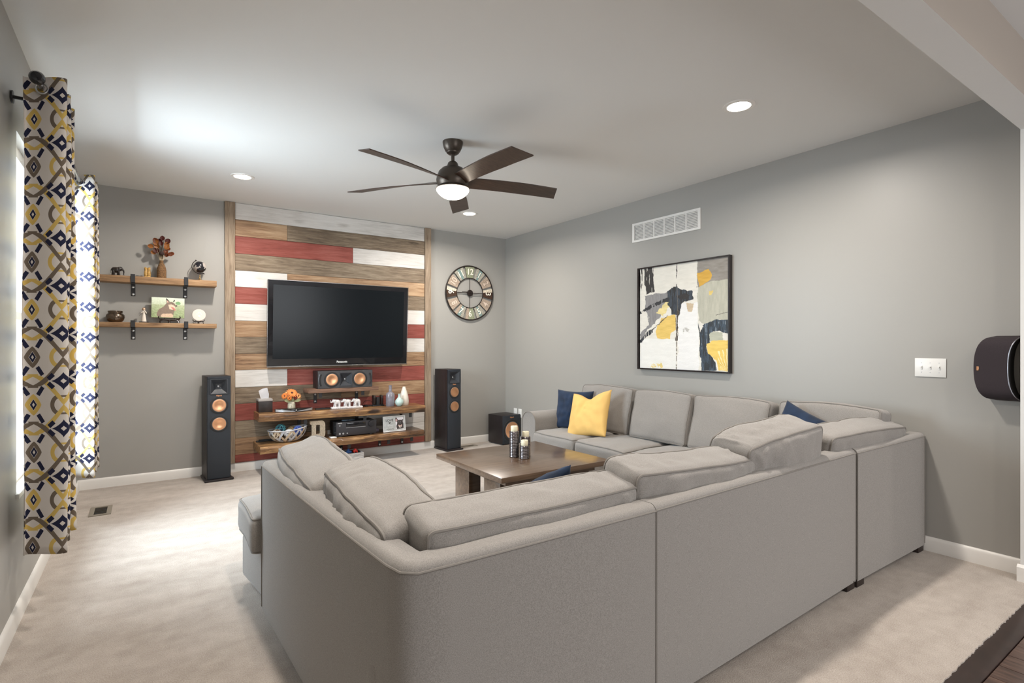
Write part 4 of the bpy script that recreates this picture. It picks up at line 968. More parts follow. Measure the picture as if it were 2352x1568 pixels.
# lower wall shelf
bm = B(); lathe(bm, [(0, 0), (.045, 0), (.062, .018), (.071, .045), (.068, .066), (.054, .080), (.052, .083), (.056, .090), (.056, .101), (.050, .103), (.047, .096), (.047, .082), (0, .08)], 40); tag(obj('pot', bm, mat('dark_brushed_bronze', (.16, .12, .09), .22, metal=.95), loc=(-4.298, -.085, ZT)), 'round dark bronze metal pot at the left end of the lower wall shelf', 'pot')
an = thing('angel_figurine', 'small cream angel figurine with wire wings on a dark base', 'figurine', (-4.086, -.09, ZT))
bm = B(); box(bm, (-.038, -.02, .004), (.038, .02, .010), .002); [box(bm, (sx*.03-.004, sy*.014-.004, 0), (sx*.03+.004, sy*.014+.004, .005)) for sx in (-1, 1) for sy in (-1, 1)]; obj('base', bm, M_ebony, an)
M_cream = mat('cream_resin', (.72, .66, .58), .7)
bm = B(); lathe(bm, [(0, .010), (.021, .010), (.019, .03), (.014, .065), (.0105, .085), (.013, .096), (.009, .105), (.004, .108), (0, .112)], 20)
for sg in (-1, 1): tube(bm, [(sg*.010, -.002, .100), (sg*.019, -.010, .090), (sg*.008+.006, -.018, .104), (.006, -.014, .113)], [.0048, .0042, .0034, .003], 8)
obj('body', bm, M_cream, an)
bm = B(); ball(bm, (.001, -.004, .125), .0115, sub=3, sc=(.92, 1, 1.1)); ball(bm, (.001, -.0155, .123), .002, sub=1); obj('head', bm, mat('pale_resin_skin', (.66, .48, .34), .7), an)
bm = B(); ball(bm, (0, .001, .128), .0125, sub=3, sc=(1, .95, 1.02)); ball(bm, (-.008, .008, .122), .007, sub=2); obj('hair', bm, mat('brown_resin', (.30, .15, .06), .8), an)
bm = B()
for sg, of in ((-1, 0), (1, 0)):
    for k in range(4):
        a0 = .5+k*.35; tube(bm, [(sg*(.006+.034*math.sin(q)*math.cos(a0-1)), .012, .082+.030*math.sin(q)*math.sin(a0-.9)+.004*math.cos(q*2)) for q in np.linspace(0, PI, 12)], .0008, 4)
obj('wire_wings', bm, MATS['blackened_metal'], an)
# dog pictures (flat prints)
def dog_side(U, V):
    X = U*1660/1.0; X = U*100; Y = V*74
    n = fbm(U*30, V*30)
    r = np.zeros(U.shape+(3,)); sky = np.array((214, 224, 206)); mid = np.array((172, 182, 146)); low = np.array((134, 150, 106))
    v = V[..., None]; r = np.where(v < .35, sky*(1-v/.35*.5)+mid*(v/.35*.5), mid*(1-(v-.35)/.65)+low*((v-.35)/.65)) + ((n-.5)*(20+50*V))[..., None]
    r = np.where((np.hypot((X-80)/8, (Y-19)/6) < 1)[..., None], np.array((120, 160, 110)), r)
    def put(m, c, k=22):
        nonlocal r
        r = np.where(m[..., None], np.array(c)+((fbm(U*60, V*45)-.5)*k)[..., None], r)
    g = (128, 110, 96)
    put(inpoly(X, Y, [(16, 58), (22, 44), (36, 34), (42, 24), (46, 18), (60, 14), (68, 18), (72, 25), (78, 28), (76, 32), (70, 33), (72, 44), (68, 48), (66, 62), (64, 70), (20, 72), (16, 66)]), g)
    put(inpoly(X, Y, [(43, 3), (46, 3), (54, 14), (52, 20), (45, 18)]), (60, 48, 44)); put(inpoly(X, Y, [(45, 8), (52, 15), (50, 19), (46, 17)]), (206, 170, 150), 8)
    put(inpoly(X, Y, [(64, 14), (68, 6), (71, 8), (68, 15)]), (62, 54, 50))
    put(inpoly(X, Y, [(50, 26), (60, 24), (70, 30), (72, 40), (62, 44), (54, 42), (52, 34)]), (224, 196, 172), 14)
    put(inpoly(X, Y, [(58, 33), (68, 36), (74, 46), (70, 47), (62, 40)]), (196, 120, 112), 8)
    put(inpoly(X, Y, [(74, 26), (78, 28), (77, 31), (74, 30)]), (40, 34, 34), 4); put(np.hypot(X-63, Y-22) < 1.3, (30, 24, 22), 2)
    put(inpoly(X, Y, [(28, 66), (34, 60), (60, 58), (66, 64), (64, 73), (30, 73)]), (206, 178, 152), 30)
    return r
def dog_face(U, V):
    X = U*100; Y = V*130; r = np.zeros(U.shape+(3,))+np.array((226, 220, 222))+((fbm(U*20, V*20)-.5)*14)[..., None]
    def put(m, c, k=16):
        nonlocal r
        r = np.where(m[..., None], np.array(c)+((fbm(U*50, V*60)-.5)*k)[..., None], r)
    fur = (66, 56, 54)
    put(inpoly(X, Y, [(0, 0), (16, 2), (34, 32), (28, 48), (0, 46)]), (58, 46, 44)); put(inpoly(X, Y, [(4, 14), (12, 12), (26, 36), (10, 46), (2, 40)]), (204, 164, 160), 10)
    put(inpoly(X, Y, [(76, 32), (96, 24), (100, 30), (92, 46), (80, 44)]), (52, 44, 44))
    put(inpoly(X, Y, [(22, 44), (34, 32), (54, 28), (76, 32), (94, 50), (100, 80), (100, 128), (14, 130), (8, 96), (20, 70)]), fur)
    for x in (42, 64): put(np.hypot((X-x)/7, (Y-56)/6) < 1, (24, 20, 20), 4); put(np.hypot((X-x)/2.6, (Y-53)/3) < 1, (240, 236, 234), 2)
    put(np.hypot((X-57)/7, (Y-80)/6) < 1, (18, 14, 14), 4); put(np.hypot((X-57)/4, (Y-66)/5) < 1, (150, 148, 150), 8)
    put(inpoly(X, Y, [(30, 84), (46, 84), (56, 96), (68, 86), (84, 84), (78, 98), (60, 104), (40, 100)]), (214, 178, 166), 14)
    put(inpoly(X, Y, [(38, 98), (48, 96), (58, 106), (70, 96), (74, 104), (66, 118), (46, 118)]), (232, 222, 214), 10); put(inpoly(X, Y, [(48, 100), (57, 108), (66, 100), (62, 114), (54, 114)]), (70, 50, 48), 6)
    return r
dp = thing('canvas_photo', 'small canvas photo of a grey dog lying on grass, lower wall shelf', 'photo', (-3.898, -.10, ZT+.050)); dp.rotation_euler = (math.radians(-9), math.radians(.8), 0)
picture('print', .262, .192, 130, 96, dog_side, M_print, dp, T(0, -.0085, 0))
bm = B(); box(bm, (-.131, -.008, 0), (.131, .008, .192), .001); obj('canvas_block', bm, mat('canvas_edge', (.55, .58, .48), .8), dp)
def easel(label, x, w_, z, s=1.0):
    bm = B()
    for sx in (-1, 1):
        X = sx*w_/2
        tube(bm, [(X*.84, .03, .001), (X*.86, .004, .018*s), (X*.60, -.012, .034*s)], [.005*s, .006*s, .006*s], 8)
        tube(bm, [(X*.60, -.012, .034*s), (X*.9, -.022, .040*s), (X, -.026, .055*s), (X*.93, -.027, .066*s)], [.006*s, .006*s, .0055*s, .003*s], 8)
        tube(bm, [(X*.84, -.022, .002), (X*.80, -.016, .018*s), (X*.60, -.012, .034*s)], [.006*s, .005*s, .006*s], 8)
        tube(bm, [(X*.5, .010, .034*s), (X*.3, .035, .09*s)], .004*s, 6)
    tube(bm, [(-w_/2*.64, -.012, .034*s), (0, -.010, .030*s), (w_/2*.64, -.012, .034*s)], [.006*s, .010*s, .006*s], 8)
    lathe(bm, [(0, .001), (.015*s, .001), (.010*s, .012), (.012*s, .03*s), (0, .03*s)], 12, M=T(0, -.008, 0))
    return tag(obj('display_easel', bm, mat('black_lacquer', (.02, .012, .01), .3) if 'black_lacquer' not in MATS else MATS['black_lacquer'], loc=(x, -.095, z)), label, 'easel')
easel('black carved easel under the canvas dog photo', -3.887, .175, ZT); easel('small black easel under the round paw print plaque', -3.650, .098, ZT, .62)
pq = thing('paw_plaque', 'round cream clay plaque with a paw print on a small easel', 'plaque', (-3.647, -.113, ZT+.083)); pq.rotation_euler = (math.radians(-10), 0, 0)
bm = B(); lathe(bm, [(0, 0), (.056, 0), (.058, .004), (.056, .009), (0, .010)], 40, M=RX(PI/2)); obj('disc', bm, mat('cream_clay', (.66, .60, .55), .85, bump=(60, .4, .002)), pq)
bm = B()
for x, z, r in ((0, -.014, .013), (-.017, .006, .0065), (-.007, .019, .007), (.008, .019, .007), (.018, .005, .0065)): ball(bm, (x, -.0098, z), r, sc=(1, .18, 1.1), sub=2)
obj('paw_relief', bm, mat('pale_clay', (.78, .73, .68), .8), pq)
# ------------------------------------------------------------ things on the media shelves
tx = thing('tissue_box_cover', 'dark square tissue box cover with grey lid, left end of the shelf', 'tissue box', (-3.066, -.125, ZU(-3.066)+.0005))
bm = B(); box(bm, (-.066, -.066, 0), (.066, .066, .112), .002); obj('box', bm, mat('black_leatherette', (.022, .016, .015), .4, var=(14, .6)), tx)
bm = B(); box(bm, (-.067, -.067, .112), (.067, .067, .135), .002); obj('lid', bm, mat('grey_metal_lid', (.36, .33, .31), .4), tx)
bm = B(); t = bmesh.new(); pts = [[(-.035, -.006, .134), (-.048, -.004, .185), (-.055, .002, .215), (-.020, .01, .235)], [(0, .006, .134), (-.004, .008, .19), (.0, .0, .222), (.010, .004, .241)], [(.040, -.006, .134), (.042, -.008, .18), (.034, .004, .215), (.028, .0, .243)]]
V_ = [[t.verts.new(p) for p in r] for r in pts]
for a, b_ in zip(V_, V_[1:]):
    for k in range(3): t.faces.new((a[k], a[k+1], b_[k+1], b_[k]))
bmesh.ops.solidify(t, geom=t.faces[:], thickness=.001); merge(bm, t); obj('tissue', bm, mat('white_tissue', (.82, .81, .83), .9), tx)
vs = thing('jar_vase', 'small cream pottery jar with a twine bow under orange flowers', 'vase', (-2.800, -.115, ZU(-2.80)+.0005))
bm = B(); lathe(bm, [(0, 0), (.037, 0), (.039, .006), (.038, .06), (.035, .078), (.030, .085), (.034, .092), (.030, .093), (.027, .084), (0, .07)], 32); obj('jar', bm, mat('cream_crackle', (.66, .60, .46), .5, var=(60, .25)), vs)
bm = B(); tube(bm, [(.036*math.cos(a), .036*math.sin(a), .078) for a in np.linspace(0, 2*PI, 25)[:-1]], .0022, 6, True)
for sx in (-1, 1): tube(bm, [(-.005, -.037, .078), (-.005+sx*.018, -.044, .088), (-.005+sx*.026, -.042, .078), (-.005+sx*.012, -.040, .074), (-.005, -.037, .078)], .0018, 6); tube(bm, [(-.005, -.038, .078), (-.005+sx*.008, -.041, .05), (-.008+sx*.014, -.041, .02)], .0016, 6)
obj('twine_bow', bm, mat('pale_twine', (.66, .60, .48), .9), vs)
fb = thing('flower_bunch', 'bunch of orange silk sunflowers with pale leaves in the cream jar', 'flowers', (-2.800, -.115, ZU(-2.80)+.085))
om = [mat('orange_petal', (.72, .22, .045), .6), mat('peach_petal', (.80, .38, .14), .6), mat('dark_red_petal', (.16, .012, .008), .6)]
random.seed(4)
def bloom(c, d, R0, m, n=14):
    c = Vector(c); d = Vector(d).normalized(); q = d.to_track_quat('Z', 'Y').to_matrix().to_4x4(); bm = B()
    for ly in range(2):
        for i in range(n):
            a = 2*PI*(i+.5*ly)/n; t = bmesh.new(); L_ = R0*random.uniform(.85, 1.05)*(1-.18*ly)
            P_ = [(0.004, 0, .002), (L_*.45, -R0*.15, .004+.004*ly), (L_, 0, -.004+.010*ly), (L_*.45, R0*.15, .004+.004*ly), (L_*.5, 0, .008+.004*ly)]
            v = [t.verts.new(p) for p in P_]
            for f in ((0, 1, 4), (1, 2, 4), (2, 3, 4), (3, 0, 4)): t.faces.new([v[k] for k in f])
            merge(bm, t, Matrix.Translation(c) @ q @ RZ(a))
    o = obj('flower', bm, m, fb); bm = B(); ball(bm, (0, 0, 0), R0*.28, Matrix.Translation(c) @ q, sub=2, sc=(1, 1, .45)); obj('flower_centre', bm, mat('brown_flower_centre', (.06, .012, .008), .8) if 'brown_flower_centre' not in MATS else MATS['brown_flower_centre'], o)
bloom((0, -.02, .098), (0, -.75, .66), .066, om[0], 18); bloom((-.072, -.01, .068), (-.5, -.7, .4), .044, om[0]); bloom((.066, -.02, .062), (.5, -.8, .3), .044, om[1]); bloom((.030, -.035, .050), (.2, -.9, .1), .034, om[2]); bloom((.035, .02, .10), (.4, -.3, .8), .042, om[0]); bloom((-.035, .02, .095), (-.4, -.3, .8), .042, om[1]); bloom((-.028, -.04, .045), (-.2, -.9, .1), .032, om[0])
bm = B(); leafpod(bm, (-.01, -.03, .015), (-1, -.3, .15), .072, .018, .2); leafpod(bm, (.015, -.03, .018), (1, -.3, .05), .068, .018, .2); leafpod(bm, (0, -.035, .01), (.1, -.5, .8), .04, .012, .2); obj('leaf', bm, mat('pale_green_leaf', (.52, .52, .30), .7), fb)
bm = B(); [tube(bm, [(0, 0, -.06), (x*.4, -.01, 0), (x, -.01, z)], .002, 6) for x, z in ((0, .09), (-.06, .06), (.06, .055), (.03, .04), (-.03, .04))]; obj('stem', bm, mat('green_stem', (.10, .16, .04), .8), fb)
# games streamer / router: crescent box
rt = thing('streaming_box', 'low black box with curved silver ends in front of the flower jar', 'electronics', (-2.80, -.235, ZU(-2.8)+.0005), math.radians(3)); rt.rotation_euler = (0, math.radians(.86), math.radians(3))
N = 24
ft = [(-.185+.37*i/N, -.075*(1-abs(-1+2*i/N)**2.2)-.0) for i in range(N+1)]
bm = B(); prism(bm, ft+[(.185, .02), (.15, .075), (-.15, .075), (-.185, .02)], .002, .030, 'Z', bev=.002); obj('case', bm, M_blackg, rt)
for sx in (-1, 1):
    bm = B(); t = bmesh.new(); rw = []
    for i in range(13):
        q = i/12; x = sx*(.183-.175*q); y = -.075*(1-abs(x/.185)**2.2)-.003; hgt = .022*(1-q)**.8
        rw.append([t.verts.new((x, y, .006)), t.verts.new((x, y, .008+hgt)), t.verts.new((x, y+.004, .008+hgt)), t.verts.new((x, y+.004, .006))])
    for a, b_ in zip(rw, rw[1:]):
        for k in range(4): t.faces.new((a[k], a[(k+1) % 4], b_[(k+1) % 4], b_[k]))
    t.faces.new(rw[0]); t.faces.new(rw[-1]); bmesh.ops.recalc_face_normals(t, faces=t.faces); merge(bm, t); obj('silver_panel', bm, M_silver, rt)
bm = B(); ball(bm, (0, -.077, .018), .007, sc=(1, .4, 1.3), sub=2); obj('power_button', bm, M_bolt, rt)
bm = B(); box(bm, (-.075, -.03, 0), (.075, .03, .012), .003); box(bm, (-.02, -.01, .012), (.02, .01, .016), .002); tag(obj('remote_tray', bm, M_black, loc=(-2.50, -.19, ZU(-2.5)+.0005)), 'thin black device lying on the shelf between streaming box and elephants', 'electronics')
# three white elephants on one base
el = thing('elephant_trio', 'three white carved elephants in a row on one white base', 'figurine', (-2.245, -.215, ZU(-2.245)+.001)); el.rotation_euler = (0, math.radians(.86), 0)
M_ww = mat('white_carved_resin', (.66, .63, .62), .7, var=(90, .25), bump=(120, .7, .003))
bm = B(); box(bm, (-.17, -.028, 0), (.17, .028, .020), .004); obj('base', bm, M_ww, el)
for x in (-.112, .0, .108): bm = B(); elephant(bm, T(x, 0, .018) @ RZ(PI), s=.092, trunk_up=True); obj('elephant', bm, M_ww, el)
# cable, charging dock
bm = B(); pts = []
for i in range(70): a = i*.33; pts.append((.05*math.cos(a)*(1+.25*math.sin(i*.7))-.0, .02*math.sin(a), .006+.010*abs(math.sin(i*.41))))
tube(bm, pts, .0022, 5); tube(bm, [(.06*math.cos(a), .01, .012+.058*math.sin(a)) for a in np.linspace(0, PI, 14)], .0022, 5); box(bm, (-.035, -.018, .0025), (-.005, .018, .022), .003)
tag(obj('coiled_cable', bm, M_black, loc=(-1.985, -.15, ZU(-1.98))), 'black coiled cable beside the white elephants', 'cable')
dk = thing('charging_dock', 'black dock holding two game controllers beside the vases', 'electronics', (-1.865, -.13, ZU(-1.865)+.0005))
bm = B(); box(bm, (-.07, -.035, 0), (.07, .035, .014), .003); box(bm, (-.02, -.02, .014), (.02, .02, .10), .004); tube(bm, [(-.03, -.045, .004), (-.03, -.05, .012)], .004, 8); obj('base', bm, M_black, dk)
for sx in (-1, 1):
    bm = B(); prism(bm, [(-.030, .02), (-.034, .10), (-.026, .122), (.02, .125), (.03, .11), (.028, .03), (.01, .014), (-.02, .014)], sx*.045-.014, sx*.045+.014, 'X', bev=.005); obj('controller', bm, MATS['black_lacquer'], dk)
def vase(label, x, y, prof, m, z=None, ripple=None): 
    bm = B(); lathe(bm, prof, 40, ripple=ripple); return tag(obj('vase', bm, m, loc=(x, y, ZU(x)+.0005)), label, 'vase', 'three small vases at the right end of the shelf')
vase('grey glazed bottle vase with ribbed neck and square shoulders', -1.745, -.215, [(0, 0), (.046, 0), (.050, .006), (.050, .125), (.046, .145), (.030, .158), (.018, .166), (.0175, .176), (.0185, .180), (.0172, .184), (.0180, .192), (.0172, .200), (.0180, .208), (.0172, .216), (.0185, .232), (.0195, .238), (.015, .239), (.013, .16), (0, .15)], mat('grey_glaze', (.20, .19, .22), .2, var=(25, .15), coat=.5))
vase('small pale aqua round bodied vase in front', -1.655, -.262, [(0, 0), (.022, 0), (.026, .003), (.042, .018), (.050, .042), (.044, .068), (.026, .088), (.015, .102), (.013, .115), (.0125, .134), (.0150, .140), (.011, .1405), (.009, .11), (0, .09)], mat('aqua_glaze', (.46, .60, .56), .15, coat=.5))
vase('tall cream tapered vase, rightmost of the three', -1.565, -.19, [(0, 0), (.048, 0), (.052, .006), (.055, .045), (.050, .10), (.036, .155), (.022, .195), (.018, .208), (.0180, .215), (.014, .2155), (.012, .19), (0, .18)], mat('cream_glaze', (.74, .68, .60), .25, coat=.5), ripple=lambda i, z: 1+.006*math.cos(i*PI/2))
# lower shelf: basket
bk = thing('wire_basket', 'shallow oval basket woven from grey and tan strips', 'basket', (-2.865, -.235, ZL+.001))
def bpt(a, s, e=0): 
    rx, ry = .185, .125; f = .36+.64*math.sin(s*PI/2)**.8; z = .118*(1-math.cos(s*PI/2)) if s < 1 else .118
    z = .118*s**1.5+.004+.026*max(0, math.cos(a*1))*s
    return Vector(((rx*f+e)*math.cos(a), (ry*f+e)*math.sin(a), z))
M_strip = [mat('grey_willow', (.42, .42, .44), .6), mat('tan_willow', (.44, .34, .23), .6)]
def ribbon(bm, pts, nr, w_, th=.0016):
    t = bmesh.new(); rw = []
    for i, p in enumerate(pts):
        d = (pts[min(i+1, len(pts)-1)]-pts[max(i-1, 0)]).normalized(); n_ = nr[i]; s = d.cross(n_).normalized()
        rw.append([t.verts.new(p+s*w_/2+n_*th), t.verts.new(p-s*w_/2+n_*th), t.verts.new(p-s*w_/2), t.verts.new(p+s*w_/2)])
    for a, b_ in zip(rw, rw[1:]):
        for k in range(4): t.faces.new((a[k], a[(k+1) % 4], b_[(k+1) % 4], b_[k]))
    t.faces.new(rw[0]); t.faces.new(rw[-1]); bmesh.ops.recalc_face_normals(t, faces=t.faces); merge(bm, t)
for dirn in (-1, 1):
    for k in range(15):
        a0 = 2*PI*k/15; ss_ = np.linspace(0, 1, 11); pts = [bpt(a0+dirn*.62*s, s, .001*dirn) for s in ss_]; nr = [Vector((p.x, p.y*1.4, -.06*(1-s))).normalized() for p, s in zip(pts, ss_)]
        bm = B(); ribbon(bm, pts, nr, .021); obj('strip', bm, M_strip[(k+(dirn > 0)) % 2], bk)
bm = B(); tube(bm, [bpt(a, 1, .002) for a in np.linspace(0, 2*PI, 61)[:-1]], .0065, 8, True); tube(bm, [bpt(a, 0, 0)+Vector((0, 0, .002)) for a in np.linspace(0, 2*PI, 41)[:-1]], .004, 8, True); obj('rim', bm, M_strip[0], bk)
bm = B(); lathe(bm, [(0, 0), (.06, 0), (.062, .004), (0, .005)], 32, M=Matrix.Diagonal((1.05, .72, 1, 1))); obj('bottom', bm, M_strip[1], bk)
def wrapball(label, c, r, ca, cb, seed):
    t_ = thing('wrapped_ball', label, 'decor ball', c, 0, 'decorative balls in the basket'); random.seed(seed)
    bm = B(); ball(bm, (0, 0, 0), r*.95, sub=3); obj('core', bm, ca, t_)
    bm = B()
    for k in range(13):
        q = Euler((random.uniform(0, 6), random.uniform(0, 6), random.uniform(0, 6))).to_matrix(); h = random.uniform(-.55, .55)*r; rr = math.sqrt(r*r-h*h)
        tube(bm, [q @ Vector((rr*math.cos(a), rr*math.sin(a), h)) for a in np.linspace(0, 2*PI, 21)[:-1]], .0022, 4, True)
    obj('cord_wrap', bm, cb, t_)
mk = lambda n, c: mat(n, c, .8)
wrapball('teal cord wrapped ball, highest at the back left of the basket', (-2.925, -.20, ZL+.128), .050, mk('deep_navy', (.01, .03, .06)), mk('teal_cord', (.10, .34, .38)), 1)
wrapball('brown and cream wrapped ball at the left of the basket', (-2.975, -.275, ZL+.088), .050, mk('brown_core', (.14, .08, .05)), mk('cream_cord', (.62, .54, .42)), 2)
wrapball('white wrapped ball in the middle of the basket', (-2.860, -.285, ZL+.085), .046, mk('white_core', (.62, .61, .60)), mk('white_cord', (.74, .73, .72)), 3)
wrapball('gold and brown wrapped ball behind the white one', (-2.815, -.19, ZL+.105), .040, mk('rust_core', (.16, .04, .02)), mk('gold_cord', (.45, .34, .16)), 4)
wrapball('bright blue wrapped ball at the right of the basket', (-2.765, -.255, ZL+.108), .046, mk('blue_core', (.02, .04, .22)), mk('blue_cord', (.14, .22, .60)), 5)
# letter D
def curve_obj(splines, depth, bevel=0):
    cu = bpy.data.curves.new('c', 'CURVE'); cu.dimensions = '2D'; cu.fill_mode = 'BOTH'; cu.extrude = depth; cu.bevel_depth = bevel
    for sp in splines:
        s = cu.splines.new('POLY'); s.points.add(len(sp)-1); s.use_cyclic_u = True
        for p, q in zip(s.points, sp): p.co = (*q, 0, 1)
    o = bpy.data.objects.new('c', cu); COL.objects.link(o); bpy.context.view_layer.update()
    me = bpy.data.meshes.new_from_object(o.evaluated_get(bpy.context.evaluated_depsgraph_get())); t = bmesh.new(); t.from_mesh(me)
    bpy.data.objects.remove(o); bpy.data.curves.remove(cu); bpy.data.meshes.remove(me); return t
arcp = lambda cx_, cy_, rx, ry, a0, a1, n=8: [(cx_+rx*math.cos(a0+(a1-a0)*i/n), cy_+ry*math.sin(a0+(a1-a0)*i/n)) for i in range(n+1)]
outer = [(-.078, 0), (.035, 0)]+arcp(.035, .045, .042, .045, -PI/2, 0)+arcp(.035, .143, .042, .045, 0, PI/2)+[(-.078, .188), (-.078, .158), (-.058, .150), (-.058, .038), (-.078, .030)]
inner = [(-.018, .046), (-.018, .146), (.020, .146)]+arcp(.014, .135, .014, .011, PI/2, 0, 3)+[(.028, .062)]+arcp(.014, .060, .014, .014, 0, -PI/2, 3)
bm = B(); t = curve_obj([outer, inner], .012, .0015); merge(bm, t, RX(PI/2))
tag(obj('letter_block', bm, mat('speckled_cork_letter', (.46, .38, .28), .85, var=(160, .45), bump=(200, .6, .002)), loc=(-2.568, -.245, ZL+.002)), 'speckled tan standing letter D between basket and receiver', 'letter')
# receiver
rc = thing('av_receiver', 'black home theatre receiver on the lowest live edge shelf', 'electronics', (-2.165, -.300, ZL+.0005))
bm = B(); box(bm, (-.218, .01, .014), (.218, .24, .155), .002); obj('case', bm, M_black, rc)
bm = B(); box(bm, (-.222, -.004, .010), (.222, .012, .160), .003); obj('front_panel', bm, mat('brushed_black', (.030, .028, .032), .4), rc)
bm = B(); box(bm, (-.118, -.006, .100), (.098, -.003, .146), .001); obj('display', bm, M_blackg, rc)
bm = B(); box(bm, (-.118, -.0062, .093), (.098, -.003, .097)); obj('button_strip', bm, M_silver, rc)
bm = B(); lathe(bm, [(0, 0), (.033, 0), (.033, .012), (.030, .017), (0, .015)], 32, M=T(.158, -.004, .122) @ RX(PI/2)); obj('volume_knob', bm, mat('dark_anodised', (.09, .09, .10), .25, metal=.9), rc)
for x, z, r in ((-.185, .122, .007), (-.185, .036, .010), (-.148, .036, .010), (-.104, .036, .007)): bm = B(); lathe(bm, [(0, 0), (r, 0), (r*.9, .006), (0, .006)], 16, M=T(x, -.004, z) @ RX(PI/2)); obj('button', bm, M_silver, rc)
bm = B(); text_bm(bm, 'ONKYO', .013, .0004, T(-.183, -.0046, .149) @ FACE_MY, bold=.0004); obj('lettering', bm, M_white, rc)
for sx in (-1, 1): bm = B(); lathe(bm, [(0, 0), (.022, 0), (.020, .014), (0, .014)], 16, M=T(sx*.17, .03, 0)); obj('foot', bm, M_blackm, rc)
bm = B()
for zz in (.045, .115): tube(bm, [(-.218, .05, zz), (-.222, .05, zz)], .006, 10)
obj('side_screw', bm, M_bolt, rc)
bm = B(); t = bmesh.new(); ball(bm, (0, 0, .010), .032, sc=(1.3, .8, .3)); ball(bm, (.055, .01, .008), .05, sc=(1.2, .5, .16)); tag(obj('computer_mouse', bm, mat('blue_grey_gloss', (.10, .14, .19), .15, coat=.5), loc=(-2.265, -.22, ZL+.1575)), 'small dark glossy device lying on top of the receiver', 'electronics')
bm = B(); box(bm, (-.03, -.04, 0), (.03, .04, .008), .002); tag(obj('white_tile', bm, M_white, loc=(-2.415, -.275, ZL)), 'small white tile under the front left corner of the receiver', 'tile')
# worded photo frame
pf = thing('photo_frame', 'white wooden photo frame with the word LOVE and a black dog photo', 'photo frame', (-1.720, -.285, ZL+.004), math.radians(-3)); pf.rotation_euler = (math.radians(-6), math.radians(-.8), math.radians(-2))
bm = B(); box(bm, (-.130, 0, 0), (.130, .014, .176), .002); obj('board', bm, mat('weathered_white_wood', (.50, .50, .48), .7, var=(30, .18)), pf)
bm = B()
for lo, hi in (((-.132, -.003, 0), (.132, 0, .006)), ((-.132, -.003, .170), (.132, 0, .176)), ((-.132, -.003, .006), (-.126, 0, .170)), ((.126, -.003, .006), (.132, 0, .170))): box(bm, lo, hi)
obj('border', bm, M_trimw, pf)
picture('photo', .094, .130, 60, 80, dog_face, M_print, pf, T(.062, -.0012, .024))
md_ = mat('charcoal_ink', (.05, .045, .04), .7); mw_ = mat('white_ink', (.80, .78, .76), .7); mgk = mat('soft_grey_ink', (.22, .22, .20), .7)
for s_, sz, x, z, m in (('always', .020, -.055, .156, mw_), ('LOVE', .038, -.055, .128, md_), ('forever', .020, -.050, .070, mw_), ('in our', .013, -.050, .052, mgk), ('HEARTS', .025, -.052, .026, mgk)):
    if s_ in ('always', 'in our'): continue
    bm = B(); text_bm(bm, s_, sz, .0003, T(x, -.0008, z) @ FACE_MY, bold=.0005); obj('lettering', bm, m, pf)
bm = B(); prism(bm, [(0, -.010), (.012, .003), (.010, .009), (.004, .010), (0, .005), (-.004, .010), (-.010, .009), (-.012, .003)], -.0012, -.0002, 'Y', M=T(-.055, 0, .098)); obj('heart', bm, md_, pf)
bm = B(); prism(bm, [(-.01, 0), (.01, 0), (.01, .10), (-.01, .12)], 0, .004, 'Y', M=T(0, .03, 0) @ RX(-.35)); obj('back_leg', bm, M_black, pf)
bm = B(); box(bm, (-.085, -.02, 0), (.085, .02, .010), .003); box(bm, (-.06, -.012, .0102), (.08, .018, .020), .003); tag(obj('remote_control', bm, M_black, loc=(-3.055, -.10, ZL)), 'black remotes stacked at the left end of the lowest shelf behind the basket', 'remote')
bm = B(); prism(bm, [(-.09, 0), (.09, 0), (.09, .085)]+arcp(0, .085, .09, .07, 0, PI, 10)+[(-.09, .085)], 0, .010, 'Y'); tag(obj('arched_plaque', bm, mat('grey_slate_plaque', (.24, .24, .23), .7), loc=(-1.69, -.10, ZL+.001)), 'grey arched plaque standing behind the worded photo frame', 'plaque')
bm = B(); box(bm, (-.03, -.05, 0), (.03, .05, .036), .004); tag(obj('power_adapter', bm, mat('grey_violet_plastic', (.14, .12, .16), .4), loc=(-1.895, -.13, ZL+.0005)), 'small grey box between receiver and photo frame', 'electronics')
# crate on the carpet with toys
cr = thing('wooden_crate', 'whitewashed slatted crate on the carpet under the shelves', 'crate', (-2.235, -.335, 0))
for k in range(3):
    for sy in (0, .24):
        bm = B(); box(bm, (-.14, sy, .002+k*.038), (.14, sy+.010, .038+k*.038), .001, 1); obj('slat', bm, W_crate, cr)
    for sx in (-.14, .13):
        bm = B(); box(bm, (sx, .010, .002+k*.038), (sx+.010, .24, .038+k*.038), .001, 1); obj('slat', bm, W_crate, cr)
bm = B(); box(bm, (-.13, .010, .10), (.13, .24, .106)); obj('tray', bm, mat('dark_crate_inside', (.06, .05, .045), .8), cr)
bm = B(); box(bm, (-.024, -.018, .008), (.024, .018, .028), .006); box(bm, (-.014, -.014, .026), (.012, .014, .042), .006)
for x in (-.015, .015):
    for y in (-.018, .018): lathe(bm, [(0, -.004), (.009, -.004), (.009, .004), (0, .004)], 14, M=T(x, y, .009) @ RX(PI/2))
tag(obj('toy_car', bm, mat('red_toy_plastic', (.55, .03, .02), .35), loc=(-2.165, -.25, .106)), 'small red toy on top of the crate', 'toy')
bm = B(); box(bm, (-.03, -.02, 0), (.03, .02, .022), .005); ball(bm, (0, 0, .03), .018); tag(obj('toy_block', bm, mat('blue_toy_plastic', (.03, .09, .25), .4), loc=(-2.235, -.24, .106)), 'small blue toy beside the red toy on the crate', 'toy')
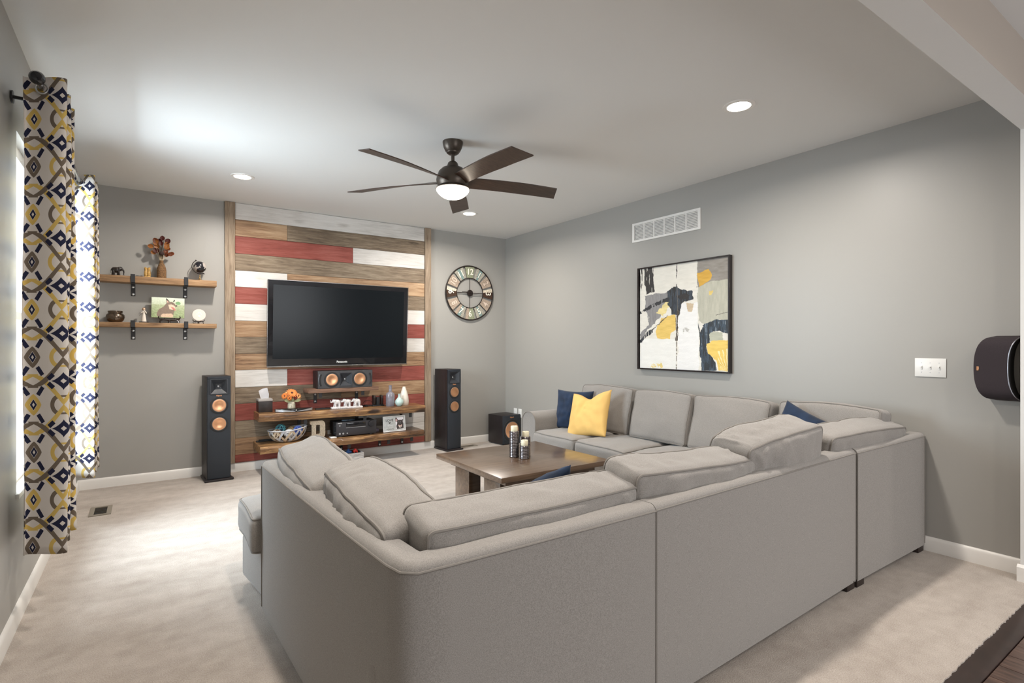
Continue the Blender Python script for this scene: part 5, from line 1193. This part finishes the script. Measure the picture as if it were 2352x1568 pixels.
bm = B(); box(bm, (-.04, -.022, 0), (.025, .022, .030), .006); tube(bm, [(-.03, 0, .03), (-.01, 0, .048), (.01, 0, .03)], .004, 6); tag(obj('toy_block', bm, mat('charcoal_toy_plastic', (.035, .035, .04), .5), loc=(-2.315, -.24, .106)), 'small charcoal toy at the left on the crate', 'toy')
# ------------------------------------------------------------ candles on the coffee table
M_hold = mat('hammered_dark_metal', (.16, .145, .15), .28, metal=.85)
def holder(label, clabel, x, y, h):
    n = int(round(h/.0115)); prof = [(0, 0), (.034, 0)]
    for k in range(n): z = h*k/n; prof += [(.0345, z+.001), (.0372, z+h/n*.45), (.0345, z+h/n*.9)]
    prof += [(.034, h), (.029, h), (.028, h-.004), (0, h-.004)]
    bm = B(); lathe(bm, prof, 48, ripple=lambda i, z: 1+.010*math.cos(i*PI)); tag(obj('candle_holder', bm, M_hold, loc=(x, y, .4425)), label, 'candle holder', 'ribbed candle holders on the coffee table')
    cc = thing('pillar_candle', clabel, 'candle', (x, y, .4425+h-.004), 0, 'cream candles on the coffee table')
    bm = B(); lathe(bm, [(0, 0), (.0255, 0), (.0262, .001), (.0262, .040), (.0245, .043), (.018, .0415), (0, .040)], 32); obj('wax', bm, M_candle, cc)
    bm = B(); tube(bm, [(0, 0, .040), (.001, 0, .050)], .0009, 5); obj('wick', bm, M_black, cc)
holder('tallest ribbed metal candle holder', 'cream candle in the tallest holder', -1.757, -2.745, .196)
holder('shortest ribbed candle holder at the front', 'cream candle in the shortest front holder', -1.722, -2.832, .098)
holder('middle height ribbed candle holder behind the shortest', 'cream candle in the middle height holder at the back', -1.668, -2.772, .150)
# something golden on the table's lower shelf
bm = B()
for k in range(7): leafpod(bm, (.01*math.cos(k), .01*math.sin(k), .012), (math.cos(k*.9), math.sin(k*.9), .28), .09, .022, .3)
lathe(bm, [(0, 0), (.03, 0), (.032, .01), (0, .014)], 14); tag(obj('gold_leaf_dish', bm, mat('gold_leaf_metal', (.62, .46, .18), .3, metal=.8), loc=(-1.96, -2.76, .1155)), 'gold leaf shaped dish on the lower shelf of the coffee table', 'dish')
print('OBJECTS', len(bpy.data.objects), 'TRIS', sum(len(m.polygons) for m in bpy.data.meshes)*2)
